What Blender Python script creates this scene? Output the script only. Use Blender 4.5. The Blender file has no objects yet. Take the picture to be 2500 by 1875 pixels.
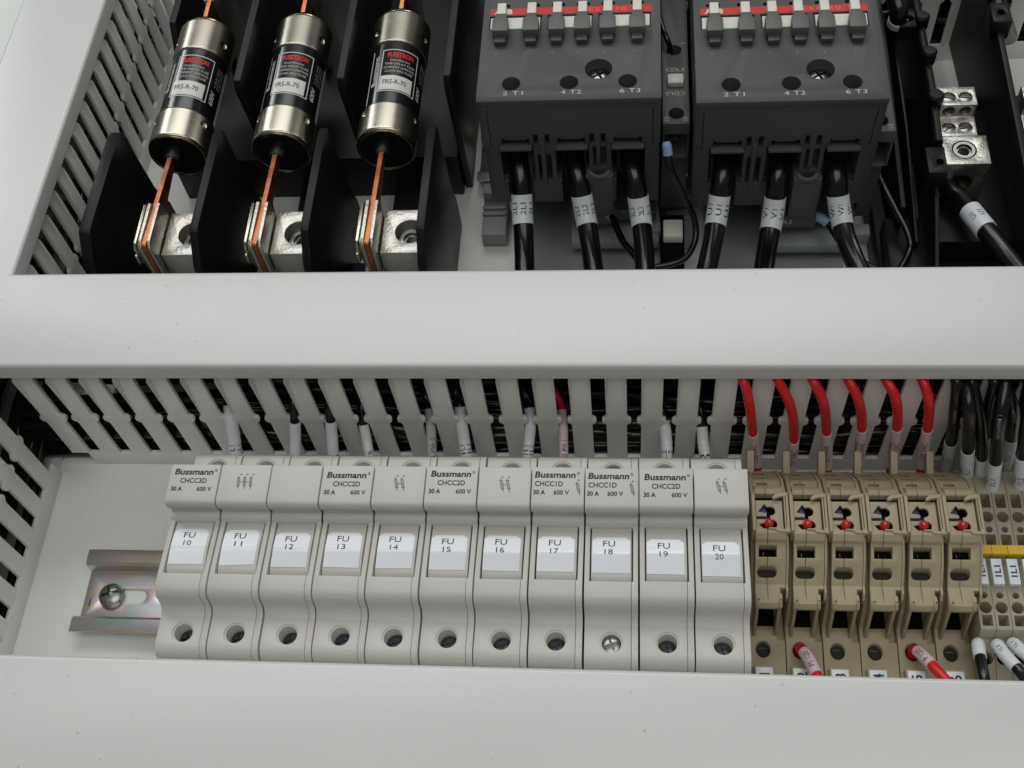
import bpy, bmesh, math, random
from mathutils import Vector, Matrix
random.seed(7)
S = 0.001                                   # everything below is written in millimetres
C = bpy.context.scene.collection
sc = bpy.context.scene

# ------------------------------------------------------------------ camera
RW = [(0.99468841, 0.05500555, -0.08700208), (-0.00146937, 0.85274119, 0.5223316), (0.10292139, -0.51942935, 0.8482926)]
CAM = Vector((185.07, -119.58, 425.26)); FPX = 2926.21
cd = bpy.data.cameras.new('camera'); cam = bpy.data.objects.new('camera', cd); C.objects.link(cam)
cd.sensor_width = 36; cd.lens = FPX/2500*36; cd.clip_start = 0.01; cd.clip_end = 50
mw = Matrix(RW).transposed().to_4x4(); mw.translation = CAM*S
cam.matrix_world = mw; sc.camera = cam

def ray(u, v):
    return Matrix(RW).transposed() @ Vector(((u-1250)/FPX, -(v-937.5)/FPX, -1))
def U(u, v, z=None, y=None, x=None):
    """the point of the place seen at (u, v) at a known height z, depth y or side x"""
    d = ray(u, v)
    t = (z-CAM.z)/d.z if z is not None else ((y-CAM.y)/d.y if y is not None else (x-CAM.x)/d.x)
    return CAM + d*t

# ------------------------------------------------------------------ light (indoor, overhead tubes)
w = bpy.data.worlds.new('World'); sc.world = w; w.use_nodes = True
w.node_tree.nodes['Background'].inputs[0].default_value = (0.93, 0.97, 1.0, 1)
w.node_tree.nodes['Background'].inputs[1].default_value = 0.17
def area(name, loc, target, sx, sy, power, col):
    l = bpy.data.lights.new(name, 'AREA'); l.shape = 'RECTANGLE'; l.size = sx; l.size_y = sy
    l.energy = power; l.color = col
    o = bpy.data.objects.new(name, l); C.objects.link(o); o.location = loc
    d = Vector(target)-Vector(loc); o.rotation_euler = d.to_track_quat('-Z', 'Y').to_euler()
    return o
area('ceiling_panel', (0.35, -0.35, 2.0), (0.14, 0.12, 0), 2.2, 1.1, 21, (1, .985, .94))
area('ceiling_tube_far', (-0.35, 0.98, 2.1), (0.1, 0.1, 0), 1.9, 0.1, 6, (1, .99, .96))
area('ceiling_panel_far', (0.0, 1.6, 2.05), (0.13, 0.12, 0), 2.2, 0.8, 24, (.98, .99, 1))
area('ceiling_tube_left', (-1.45, 1.75, 1.35), (0.05, 0.22, 0.06), 0.22, 1.6, 10, (.93, .98, 1))
area('ceiling_tube_right', (1.9, 1.5, 0.85), (0.05, 0.22, 0.06), 0.2, 1.4, 6, (1, .97, .9))
sc.view_settings.view_transform = 'Standard'; sc.view_settings.look = 'None'
sc.view_settings.exposure = -0.5; sc.view_settings.gamma = 1.0

# ------------------------------------------------------------------ materials
def lin(c):
    c = c/255; return c/12.92 if c <= .04045 else ((c+.055)/1.055)**2.4
def mat(name, rgb, rough=.5, metal=0, bump=0, bs=900, var=0, vs=60, specks=0, speck_scale=260, ior=1.46, coat=0, sub=0, spec=.5):
    m = bpy.data.materials.new(name); m.use_nodes = True; nt = m.node_tree; N = nt.nodes; L = nt.links
    b = N['Principled BSDF']; col = tuple(lin(c) for c in rgb)+(1,)
    b.inputs['Base Color'].default_value = col; b.inputs['Roughness'].default_value = rough
    b.inputs['Metallic'].default_value = metal; b.inputs['IOR'].default_value = ior; b.inputs['Specular IOR Level'].default_value = spec
    if coat: b.inputs['Coat Weight'].default_value = coat; b.inputs['Coat Roughness'].default_value = .12
    if sub:
        b.inputs['Subsurface Weight'].default_value = sub; b.inputs['Subsurface Scale'].default_value = .002
    tc = N.new('ShaderNodeTexCoord'); src = tc.outputs['Object']
    cur = None
    if var:
        n = N.new('ShaderNodeTexNoise'); n.inputs['Scale'].default_value = vs; n.inputs['Detail'].default_value = 5
        L.new(src, n.inputs['Vector'])
        r = N.new('ShaderNodeMapRange'); r.inputs[1].default_value = .3; r.inputs[2].default_value = .7
        r.inputs[3].default_value = 1-var; r.inputs[4].default_value = 1+var*.6
        L.new(n.outputs['Fac'], r.inputs[0])
        oi = N.new('ShaderNodeObjectInfo'); rv = N.new('ShaderNodeMapRange'); rv.inputs[3].default_value = .965; rv.inputs[4].default_value = 1.03
        L.new(oi.outputs['Random'], rv.inputs[0]); mm = N.new('ShaderNodeMath'); mm.operation = 'MULTIPLY'; L.new(r.outputs[0], mm.inputs[0]); L.new(rv.outputs[0], mm.inputs[1])
        mx = N.new('ShaderNodeMix'); mx.data_type = 'RGBA'; mx.blend_type = 'MULTIPLY'; mx.inputs[0].default_value = 1
        mx.inputs[6].default_value = col; L.new(mm.outputs[0], mx.inputs[7]); cur = mx.outputs[2]
        rr = N.new('ShaderNodeMapRange'); rr.inputs[3].default_value = max(.02, rough-.08); rr.inputs[4].default_value = rough+.08
        L.new(n.outputs['Fac'], rr.inputs[0]); L.new(rr.outputs[0], b.inputs['Roughness'])
    if specks:
        v = N.new('ShaderNodeTexVoronoi'); v.inputs['Scale'].default_value = speck_scale; v.inputs['Randomness'].default_value = 1
        L.new(src, v.inputs['Vector'])
        n2 = N.new('ShaderNodeTexNoise'); n2.inputs['Scale'].default_value = speck_scale*.21; L.new(src, n2.inputs['Vector'])
        n3 = N.new('ShaderNodeTexNoise'); n3.inputs['Scale'].default_value = speck_scale*5; L.new(src, n3.inputs['Vector'])
        ad = N.new('ShaderNodeMath'); ad.operation = 'MULTIPLY_ADD'; ad.inputs[1].default_value = .16; L.new(n3.outputs['Fac'], ad.inputs[0]); L.new(v.outputs['Distance'], ad.inputs[2])
        lt = N.new('ShaderNodeMapRange'); lt.inputs[1].default_value = .11; lt.inputs[2].default_value = .17; lt.inputs[3].default_value = 1; lt.inputs[4].default_value = 0
        L.new(ad.outputs[0], lt.inputs[0])
        g = N.new('ShaderNodeMapRange'); g.inputs[1].default_value = .53; g.inputs[2].default_value = .66; L.new(n2.outputs['Fac'], g.inputs[0])
        mu = N.new('ShaderNodeMath'); mu.operation = 'MULTIPLY'; L.new(lt.outputs[0], mu.inputs[0]); L.new(g.outputs[0], mu.inputs[1])
        ms = N.new('ShaderNodeMath'); ms.operation = 'MULTIPLY'; ms.inputs[1].default_value = specks; L.new(mu.outputs[0], ms.inputs[0])
        mx = N.new('ShaderNodeMix'); mx.data_type = 'RGBA'; L.new(ms.outputs[0], mx.inputs[0])
        if cur: L.new(cur, mx.inputs[6])
        else: mx.inputs[6].default_value = col
        mx.inputs[7].default_value = (.07, .06, .05, 1); cur = mx.outputs[2]
    if cur: L.new(cur, b.inputs['Base Color'])
    if bump:
        n = N.new('ShaderNodeTexNoise'); n.inputs['Scale'].default_value = bs; n.inputs['Detail'].default_value = 3
        L.new(src, n.inputs['Vector'])
        bp = N.new('ShaderNodeBump'); bp.inputs['Strength'].default_value = bump; bp.inputs['Distance'].default_value = .0003
        L.new(n.outputs['Fac'], bp.inputs['Height']); L.new(bp.outputs[0], b.inputs['Normal'])
    return m
M = dict(
    plate=mat('painted_steel_plate', (230, 233, 229), .42, bump=.12, bs=500, var=.03, vs=12, specks=.8, speck_scale=110),
    cover=mat('white_duct_cover_plastic', (208, 209, 207), .3, bump=.10, bs=700, var=.02, vs=9, specks=.6, speck_scale=150, spec=.95),
    duct=mat('grey_white_duct_plastic', (232, 232, 228), .46, bump=.12, bs=900, var=.04, vs=40, specks=.5, speck_scale=150),
    holder=mat('off_white_holder_plastic', (198, 197, 190), .42, bump=.18, bs=1100, var=.03, vs=70, specks=.8, speck_scale=190),
    sticker=mat('glossy_white_sticker', (226, 229, 234), .2, var=.015, vs=150, coat=.3),
    ink=mat('black_print_ink', (38, 37, 44), .6), inkgrey=mat('grey_print_ink', (64, 64, 78), .6),
    white_ink=mat('white_print_ink', (215, 215, 210), .6), fade_ink=mat('pale_moulded_print', (196, 196, 186), .6),
    dim_ink=mat('dim_moulded_print', (146, 146, 140), .6), pink_ink=mat('pink_print_ink', (226, 120, 112), .6),
    red_ink=mat('red_print_ink', (226, 40, 34), .5),
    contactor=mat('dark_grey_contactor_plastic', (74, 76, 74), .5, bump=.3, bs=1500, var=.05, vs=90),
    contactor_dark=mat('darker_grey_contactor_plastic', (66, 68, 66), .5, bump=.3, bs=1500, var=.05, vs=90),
    clip_grey=mat('mid_grey_clip_plastic', (96, 98, 95), .45, bump=.2, bs=1500),
    auxgrey=mat('dark_aux_plastic', (78, 81, 80), .5, bump=.2, bs=1500),
    lightgrey=mat('light_grey_cast_plastic', (140, 146, 145), .5, bump=.2, bs=900),
    red_band=mat('red_band_print', (205, 34, 34), .4), tab_white=mat('white_tab_plastic', (222, 220, 210), .4),
    black=mat('black_phenolic', (17, 18, 18), .42, bump=.15, bs=700, var=.15, vs=50, spec=.3),
    blackin=mat('recess_shade_black', (8, 8, 9), .8, spec=.1),  # near-black puts shade into recesses, holes and slots; latch_seat is plain black
    cable=mat('black_cable_insulation', (15, 15, 16), .24, bump=.3, bs=300, var=.2, vs=70, coat=.15),
    red_wire=mat('red_wire_insulation', (208, 28, 40), .32, bump=.1, bs=600, var=.06, vs=120),
    blue_wire=mat('blue_wire_insulation', (30, 62, 140), .35),
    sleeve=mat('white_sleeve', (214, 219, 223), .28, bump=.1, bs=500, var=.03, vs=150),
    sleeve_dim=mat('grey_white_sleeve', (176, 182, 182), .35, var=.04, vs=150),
    sleeve_pink=mat('pinkish_sleeve', (212, 190, 198), .35, var=.05, vs=150),
    ferrule=mat('blue_ferrule_plastic', (140, 172, 204), .4),
    steel=mat('nickel_plated_cap', (180, 174, 160), .26, metal=1, bump=.05, bs=130, var=.08, vs=40),
    rim=mat('polished_cap_rim', (225, 215, 170), .14, metal=1),
    alu=mat('cast_aluminium', (196, 194, 184), .38, metal=1, bump=.7, bs=900, var=.12, vs=220),
    screw=mat('zinc_screw', (150, 152, 147), .28, metal=1, var=.15, vs=400),
    screw_dark=mat('dark_zinc_screw', (96, 104, 106), .3, metal=1, var=.2, vs=400),
    copper=mat('copper_bar', (188, 118, 84), .42, metal=1, bump=.35, bs=800, var=.3, vs=160),
    beige=mat('beige_terminal_plastic', (164, 153, 127), .5, bump=.2, bs=1200, var=.05, vs=90, specks=.4, speck_scale=300),
    beige_grey=mat('grey_beige_terminal_plastic', (156, 149, 131), .52, bump=.2, bs=1200, var=.05, vs=90),
    cavity=mat('cavity_shade_dark', (34, 32, 28), .7),  # shade of holes put into the colour; hinge_pin wears it too
    led=mat('red_led_lens', (200, 12, 26), .12, coat=.6, sub=.2),
    blue_res=mat('blue_component', (40, 66, 104), .35), yellow=mat('yellow_jumper', (214, 172, 38), .45, bump=.1),
    fuse_black=mat('glossy_black_fuse_label', (20, 20, 24), .2, var=.1, vs=60, coat=.4),
    fuse_white=mat('white_fuse_label', (214, 214, 210), .3),
)
def rail_mat():
    m = mat('zinc_chromate_rail', (178, 174, 168), .36, metal=1, bump=.1, bs=400)
    nt = m.node_tree; N = nt.nodes; L = nt.links; b = N['Principled BSDF']
    tc = N.new('ShaderNodeTexCoord'); mp = N.new('ShaderNodeMapping'); mp.inputs['Scale'].default_value = (26, 60, 26)
    L.new(tc.outputs['Object'], mp.inputs[0])
    n = N.new('ShaderNodeTexNoise'); n.inputs['Scale'].default_value = 1; n.inputs['Detail'].default_value = 2; n.inputs['Distortion'].default_value = 1.2
    L.new(mp.outputs[0], n.inputs['Vector'])
    r = N.new('ShaderNodeValToRGB'); e = r.color_ramp.elements
    cols = [(0.30, (176, 182, 180)), (0.42, (186, 204, 200)), (0.5, (212, 196, 206)), (0.56, (216, 206, 184)), (0.64, (196, 192, 186)), (0.72, (184, 184, 198))]
    e[0].position, e[0].color = cols[0][0], tuple(lin(c) for c in cols[0][1])+(1,)
    e[1].position, e[1].color = cols[-1][0], tuple(lin(c) for c in cols[-1][1])+(1,)
    for p, c in cols[1:-1]:
        k = e.new(p); k.color = tuple(lin(x) for x in c)+(1,)
    L.new(n.outputs['Fac'], r.inputs[0]); L.new(r.outputs[0], b.inputs['Base Color'])
    return m
M['rail'] = rail_mat()

# ------------------------------------------------------------------ mesh building
class MB:
    def __init__(s): s.v = []; s.f = []
    def add(s, vs, fs):
        o = len(s.v); s.v += [Vector(p) for p in vs]; s.f += [[i+o for i in f] for f in fs]; return s
    def box(s, x0, x1, y0, y1, z0, z1):
        return s.add([(x, y, z) for z in (z0, z1) for y in (y0, y1) for x in (x0, x1)],
                     [(0, 2, 3, 1), (4, 5, 7, 6), (0, 1, 5, 4), (2, 6, 7, 3), (0, 4, 6, 2), (1, 3, 7, 5)])
    def prism(s, poly, a, b, ax='x'):
        """outline in the two other axes (kept in x,y,z order), swept from a to b"""
        f = {'x': lambda p, t: (t, p[0], p[1]), 'y': lambda p, t: (p[0], t, p[1]), 'z': lambda p, t: (p[0], p[1], t)}[ax]
        n = len(poly); vs = [f(p, a) for p in poly]+[f(p, b) for p in poly]
        return s.add(vs, [list(range(n))[::-1], [i+n for i in range(n)]]+[(i, (i+1) % n, (i+1) % n+n, i+n) for i in range(n)])
    def cyl(s, c, r, h, ax='z', n=28, r2=None, sy=1.0):
        r2 = r if r2 is None else r2; c = Vector(c); vs = []
        for k, rr in ((0, r), (1, r2)):
            for i in range(n):
                a = 2*math.pi*i/n; p, q = rr*math.cos(a), rr*math.sin(a)*sy
                vs.append(c+Vector({'z': (p, q, h*k), 'y': (p, h*k, q), 'x': (h*k, p, q)}[ax]))
        return s.add(vs, [list(range(n))[::-1], [i+n for i in range(n)]]+[(i, (i+1) % n, (i+1) % n+n, i+n) for i in range(n)])
    def lathe(s, prof, c, ax='z', n=32, ring=False):
        """profile of (radius, height)"""
        c = Vector(c); vs = []; m = len(prof)
        for r, h in prof:
            for i in range(n):
                a = 2*math.pi*i/n; p, q = r*math.cos(a), r*math.sin(a)
                vs.append(c+Vector({'z': (p, q, h), 'y': (p, h, q), 'x': (h, p, q)}[ax]))
        fs = [(j*n+i, j*n+(i+1) % n, (j+1)*n+(i+1) % n, (j+1)*n+i) for j in range(m-1) for i in range(n)]
        fs += [((m-1)*n+i, (m-1)*n+(i+1) % n, (i+1) % n, i) for i in range(n)] if ring else [list(range(n))[::-1], [(m-1)*n+i for i in range(n)]]
        return s.add(vs, fs)
    def slab(s, o, ux, uy, w, h, t, cut=0):
        """a thin rectangle (corner-rounded by cut) lying at o, half sizes w, h, thickness t"""
        o, ux, uy = Vector(o), Vector(ux).normalized(), Vector(uy).normalized(); nz = ux.cross(uy)
        if cut:
            P = []
            for cx, cy, a0 in ((w-cut, h-cut, 0), (-w+cut, h-cut, 90), (-w+cut, -h+cut, 180), (w-cut, -h+cut, 270)):
                for k in range(4):
                    a = math.radians(a0+30*k); P.append((cx+cut*math.cos(a), cy+cut*math.sin(a)))
        else: P = [(w, h), (-w, h), (-w, -h), (w, -h)]
        n = len(P); vs = [o+ux*p+uy*q for p, q in P]+[o+ux*p+uy*q+nz*t for p, q in P]
        return s.add(vs, [list(range(n))[::-1], [i+n for i in range(n)]]+[(i, (i+1) % n, (i+1) % n+n, i+n) for i in range(n)])
    def sweep(s, pts, r, n=14, rs=None):
        fr = frames(pts); vs = []; m = len(pts)
        for k, (p, t, a, b) in enumerate(fr):
            rr = rs[k] if rs else r
            vs += [p+(a*math.cos(2*math.pi*i/n)+b*math.sin(2*math.pi*i/n))*rr for i in range(n)]
        fs = [(j*n+i, j*n+(i+1) % n, (j+1)*n+(i+1) % n, (j+1)*n+i) for j in range(m-1) for i in range(n)]
        fs += [list(range(n))[::-1], [(m-1)*n+i for i in range(n)]]
        return s.add(vs, fs)
def frames(pts):
    out = []; a = None
    for k, p in enumerate(pts):
        t = (pts[min(k+1, len(pts)-1)]-pts[max(k-1, 0)]).normalized()
        if a is None:
            a = t.cross(Vector((0, 0, 1)));  a = a if a.length > .1 else t.cross(Vector((1, 0, 0)))
        a = (a-t*a.dot(t)).normalized(); out.append((p, t, a, t.cross(a)))
    return out
def spline(P, n=9):
    P = [Vector(p) for p in P]; Q = [P[0]*2-P[1]]+P+[P[-1]*2-P[-2]]; out = []
    for i in range(1, len(Q)-2):
        for k in range(n):
            t = k/n; a, b, c, d = Q[i-1], Q[i], Q[i+1], Q[i+2]
            out.append(.5*((2*b)+(c-a)*t+(2*a-5*b+4*c-d)*t*t+(3*b-a-3*c+d)*t**3))
    return out+[P[-1]]

def to_mesh(name, mb, base):
    me = bpy.data.meshes.new(name); b = Vector(base)
    me.from_pydata([(v-b)*S for v in mb.v], [], mb.f); me.validate()
    bm = bmesh.new(); bm.from_mesh(me); bmesh.ops.recalc_face_normals(bm, faces=bm.faces); bm.to_mesh(me); bm.free()
    return me
BASE = {}
def link(name, me, mat_, parent, smooth=35):
    me.materials.clear(); me.materials.append(M[mat_] if isinstance(mat_, str) else mat_)
    if smooth:
        me.shade_smooth(); me.set_sharp_from_angle(angle=math.radians(smooth))
    o = bpy.data.objects.new(name, me); C.objects.link(o)
    if parent is not None: o.parent = parent; BASE[o.name] = BASE.get(parent.name, Vector((0, 0, 0)))
    return o
def part(parent, name, mb, mat_, bevel=0, seg=2, cut=None, smooth=35, label=None, ang=30):
    base = BASE.get(parent.name, Vector((0, 0, 0))) if parent is not None else Vector((0, 0, 0))
    me = to_mesh(name, mb, base)
    if bevel or cut:
        o = bpy.data.objects.new('tmp', me); C.objects.link(o); tmp = [o]
        for c in (cut or []):
            cm = to_mesh('cutter', c, base); co = bpy.data.objects.new('cutter', cm); C.objects.link(co); tmp.append(co)
            md = o.modifiers.new('b', 'BOOLEAN'); md.operation = 'DIFFERENCE'; md.object = co; md.solver = 'EXACT'
        if bevel:
            md = o.modifiers.new('v', 'BEVEL'); md.width = bevel*S; md.segments = seg; md.limit_method = 'ANGLE'; md.angle_limit = math.radians(ang)
            md.use_clamp_overlap = True; md.harden_normals = False
        dg = bpy.context.evaluated_depsgraph_get(); dg.update()
        me2 = bpy.data.meshes.new_from_object(o.evaluated_get(dg)); me2.name = name
        for q in tmp:
            m_ = q.data; bpy.data.objects.remove(q); bpy.data.meshes.remove(m_)
        me = me2
    o = link(name, me, mat_, parent, smooth)
    if label: o['label'] = label
    return o
def thing(name, label, cat, base=(0, 0, 0), group=None):
    o = bpy.data.objects.new(name, None); C.objects.link(o); o.location = Vector(base)*S
    o.empty_display_size = .01; o['label'] = label; o['category'] = cat
    if group: o['group'] = group
    BASE[o.name] = Vector(base); return o
def dup(root, d, label=None, group=None, skip=()):
    """a copy of a thing with its parts and sub-parts, moved by d millimetres"""
    kids = {}
    def cp(o, par):
        c = o.copy(); C.objects.link(c); c.parent = par
        BASE[c.name] = BASE.get(o.name, Vector((0, 0, 0)))
        for ch in list(o.children):
            if ch.get('skip') in skip and ch.get('skip'): continue
            kids.setdefault(ch.name.split('.')[0], []).append(cp(ch, c))
        return c
    r = cp(root, None); r.location = root.location+Vector(d)*S; BASE[r.name] = BASE[root.name]+Vector(d)
    if label: r['label'] = label
    if group: r['group'] = group
    return r, kids
def shift_base(root):
    for o in [root]+list(root.children_recursive): BASE[o.name] = BASE[root.name]

# ------------------------------------------------------------------ lettering
TC = {}
def textmesh(s, h, w=None, bold=0, shear=0, space=1):
    """centred letters of cap height h mm (and total width w mm), as 2-D verts and faces"""
    key = (s, bold, shear, space)
    if key not in TC:
        cu = bpy.data.curves.new('t', 'FONT'); cu.body = s; cu.size = 1; cu.offset = bold; cu.shear = shear; cu.space_character = space
        cu.resolution_u = 3
        o = bpy.data.objects.new('t', cu); C.objects.link(o)
        dg = bpy.context.evaluated_depsgraph_get(); dg.update()
        me = bpy.data.meshes.new_from_object(o.evaluated_get(dg))
        V = [(v.co.x, v.co.y) for v in me.vertices]; F = [list(p.vertices) for p in me.polygons]
        bpy.data.objects.remove(o); bpy.data.curves.remove(cu); bpy.data.meshes.remove(me)
        TC[key] = (V, F)
    V, F = TC[key]
    x0, x1 = min(v[0] for v in V), max(v[0] for v in V)
    ky = h/.69; kx = w/(x1-x0) if w else ky
    return [((x-(x0+x1)/2)*kx, (y-.345)*ky) for x, y in V], F
def letters(parent, s, h, o=None, ux=(1, 0, 0), uy=(0, 1, 0), w=None, mat_='ink', fn=None, bold=0, shear=0, lift=.06, space=1, name='lettering', along=True):
    V, F = textmesh(s, h, w, bold, shear, space); mb = MB(); curved = fn is not None
    if fn is None:
        o, ux, uy = Vector(o), Vector(ux).normalized(), Vector(uy).normalized(); nz = ux.cross(uy).normalized()
        fn = lambda x, y: o+ux*x+uy*y+nz*lift
    if curved:                              # cut the flat letters into narrow rows so that they can follow the curve
        bm = bmesh.new(); vs = [bm.verts.new((x, y, 0)) for x, y in V]
        for f in F:
            try: bm.faces.new([vs[i] for i in f])
            except ValueError: pass
        ymin, ymax = min(y for x, y in V), max(y for x, y in V); xmin, xmax = min(x for x, y in V), max(x for x, y in V)
        for ax, lo_, hi_ in ((1, ymin, ymax), (0, xmin, xmax)):
            n_ = int((hi_-lo_)/.4)
            if ax == 0 and not along: continue
            for i in range(1, n_+1):
                c_ = lo_+(hi_-lo_)*i/(n_+1)
                bmesh.ops.bisect_plane(bm, geom=bm.verts[:]+bm.edges[:]+bm.faces[:], plane_co=(c_ if ax == 0 else 0, c_ if ax == 1 else 0, 0), plane_no=(1, 0, 0) if ax == 0 else (0, 1, 0))
        bm.verts.index_update(); V = [(v.co.x, v.co.y) for v in bm.verts]; F = [[v.index for v in f.verts] for f in bm.faces]; bm.free()
    mb.add([fn(x, y) for x, y in V], F)
    base = BASE.get(parent.name, Vector((0, 0, 0)))
    me = bpy.data.meshes.new(name); me.from_pydata([(v-base)*S for v in mb.v], [], mb.f)
    return link(name, me, mat_, parent, smooth=0)
def print_quads(parent, quads, o, ux, uy, mat_='ink', lift=.06, name='symbol'):
    o, ux, uy = Vector(o), Vector(ux).normalized(), Vector(uy).normalized(); nz = ux.cross(uy).normalized(); mb = MB()
    for (x0, y0, x1, y1, t) in quads:           # line segments of thickness t
        d = Vector((x1-x0, y1-y0)); d.normalize(); n = Vector((-d.y, d.x))*t/2
        P = [(x0+n.x, y0+n.y), (x0-n.x, y0-n.y), (x1-n.x, y1-n.y), (x1+n.x, y1+n.y)]
        mb.add([o+ux*a+uy*b+nz*lift for a, b in P], [(0, 1, 2, 3)])
    base = BASE.get(parent.name, Vector((0, 0, 0)))
    me = bpy.data.meshes.new(name); me.from_pydata([(v-base)*S for v in mb.v], [], mb.f)
    return link(name, me, mat_, parent, smooth=0)

# ------------------------------------------------------------------ wires
def arclen(P):
    L = [0]
    for a, b in zip(P, P[1:]): L.append(L[-1]+(b-a).length)
    return L
def at_len(P, L, s):
    s = max(0, min(L[-1], s)); i = 0
    while i < len(P)-2 and L[i+1] < s: i += 1
    t = (s-L[i])/max(1e-6, L[i+1]-L[i]); return P[i].lerp(P[i+1], t), (P[i+1]-P[i]).normalized()
def wire(name, label, pts, r, m, sleeve=None, group=None, cat='wire', ferrule=None, flip=-1, prints=None):
    """sleeve = (from, to, words, material, radius): from and to are shares of the length"""
    P = spline(pts); t = thing(name, label, cat, P[0], group)
    part(t, 'insulation', MB().sweep(P, r), m, smooth=60)
    L = arclen(P)
    def wrap(words, s0, s1, rr, ph_off, h, mt, par, wd=None, lift=.05):
        sm = (s0+s1)/2; pm, tm = at_len(P, L, sm)
        view = (CAM-pm); view -= tm*view.dot(tm); view.normalize()
        def fn(x, y):
            p, tt = at_len(P, L, sm+x*flip)
            ang = ph_off+y/rr
            vv = view-tt*view.dot(tt); vv.normalize(); ss = vv.cross(tt)*flip
            return p+(vv*math.cos(ang)+ss*math.sin(ang))*(rr+lift)
        letters(par, words, h, fn=fn, w=wd, mat_=mt)
    if sleeve:
        for sv in (sleeve if isinstance(sleeve, list) else [sleeve]):
            a, b, words, sm_, sr = sv[:5]; s0, s1 = a*L[-1], b*L[-1]
            Q = [at_len(P, L, s0+(s1-s0)*k/14)[0] for k in range(15)]
            sl = part(t, 'marker_sleeve', MB().sweep(Q, sr, n=36), sm_, smooth=60)
            if words:
                h = sv[5] if len(sv) > 5 else sr*.62
                for ph in (sv[6] if len(sv) > 6 else (-.75, 0, .75)):
                    wrap(words, s0, s1, sr, ph, h, 'ink', sl, wd=sv[7] if len(sv) > 7 else None)
    if ferrule:
        a, b, fr = ferrule; Q = [at_len(P, L, (a+(b-a)*k/5)*L[-1])[0] for k in range(6)]
        part(t, 'ferrule', MB().sweep(Q, fr, rs=[fr*.72, fr*.95, fr, fr, fr, fr*1.05]), 'ferrule', smooth=60)
    if prints:
        for (a, b, words, ph, h) in prints: wrap(words, a*L[-1], b*L[-1], r, ph, h, 'dim_ink', t.children[0])
    return t
def cross_screw(parent, c, r, m='screw', slot=False, n=(0, 0, 1), name='screw', rot=.6, dome=.5):
    """a screw head whose top centre is c"""
    c = Vector(c); mb = MB().lathe([(r*.9, -r*.8), (r, -r*.3), (r*.93, 0), (r*.6, dome*r*.4), (.01, dome*r*.5)], (0, 0, 0))
    cuts = []
    for k in ([0] if slot else [0, 1]):
        b = MB().box(-r*(1.2 if slot else .68), r*(1.2 if slot else .68), -r*.13, r*.13, -r*.35, r)
        a = rot+k*math.pi/2; b.v = [Vector((v.x*math.cos(a)-v.y*math.sin(a), v.x*math.sin(a)+v.y*math.cos(a), v.z)) for v in b.v]; cuts.append(b)
    q = Vector((0, 0, 1)).rotation_difference(Vector(n))
    for b in [mb]+cuts: b.v = [q @ v+c for v in b.v]
    return part(parent, name, mb, m, cut=cuts, smooth=35)

# ================================================================== SETTING
pl = MB().box(-260, 520, -160, 560, -3, 0)
o = part(None, 'back_plate', pl, 'plate'); o['kind'] = 'structure'

# ------------------------------------------------------------------ slotted wiring ducts
PITCH = 12.87; SLOT = 5.2
def finger_outline(w2, s2, nb=1.55):
    """half outline of a finger (across, up): w2 half finger width"""
    R = [(w2, 9.4), (w2+.2, 10.2), (w2, 11), (w2, 34.6), (w2+.5, 35.2), (w2+nb*.8, 35.9), (w2+nb, 36.8), (w2+nb, 38.0), (w2+nb*.75, 38.9), (w2+.3, 39.6), (w2, 40.6), (w2, 65.2), (w2, 67), (w2-.9, 69.2)]
    return R
def duct_wall(t, p0, n, pitch, axis, wall, face, skip=(), start=None, end=None, ztop=76.2, gap=None):
    """fingers along one wall. axis 'x': wall runs along x and faces -y; axis 'y': runs along y and faces +x"""
    w2 = (pitch-SLOT)/2; th = 1.7
    R = finger_outline(w2, SLOT/2)
    lo = [(-a, z) for a, z in R[::-1]]
    out = R+[(R[-1][0], 70.4)]+[(lo[0][0], 70.4)]+lo
    mesh0 = None
    sg = face                           # direction the wall faces along its normal
    for k in range(n):
        if k in skip: continue
        c = p0+pitch*k+pitch/2
        if mesh0 is None:
            mb = MB()
            if axis == 'x':
                mb.prism([(a, z) for a, z in out], wall, wall-sg*th, 'y')
                lip = [(wall, 64.6), (wall-sg*1.5, 71.5), (wall-sg*1.5, ztop), (wall-sg*(1.5+th), ztop), (wall-sg*(1.5+th), 71), (wall-sg*th, 64)]
                for v in mb.v:
                    if v.z > 66.9: v.y -= sg*(.9+2.0*min(1, (v.z-66.5)/3.5))
            else:
                mb.prism([(a, z) for a, z in out], wall, wall-sg*th, 'x')
                for v in mb.v:
                    if v.z > 66.9: v.x -= sg*(.9+2.0*min(1, (v.z-66.5)/3.5))
            # straight neck carrying the cover
            if axis == 'x': mb.box(-w2+1.2, w2-1.2, *sorted((wall-sg*2.9, wall-sg*(2.9+th))), 70.3, ztop)
            else: mb.box(*sorted((wall-sg*2.9, wall-sg*(2.9+th))), -w2+1.2, w2-1.2, 70.3, ztop)
            off = BASE[t.name]; BASE[t.name] = Vector((0, 0, 0))
            ob = part(t, 'finger', mb, 'duct', bevel=.32, seg=2, ang=40)
            BASE[t.name] = off; mesh0 = ob
        else:
            ob = mesh0.copy(); C.objects.link(ob)
        loc = Vector((c, 0, 0)) if axis == 'x' else Vector((0, c, 0))
        ob.location = (loc-BASE[t.name])*S
    L0 = start if start is not None else p0; L1 = end if end is not None else p0+pitch*n
    a, b = sorted((wall, wall-sg*th))
    for (q0, q1) in ([(L0, L1)] if not gap else [(L0, gap[0]), (gap[1], L1)]):
        base = MB()
        if axis == 'x': base.box(q0, q1, a, b, 0.05, 9.6)
        else: base.box(a, b, q0, q1, 0.05, 9.6)
        part(t, 'wall', base, 'duct', bevel=.3)
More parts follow.
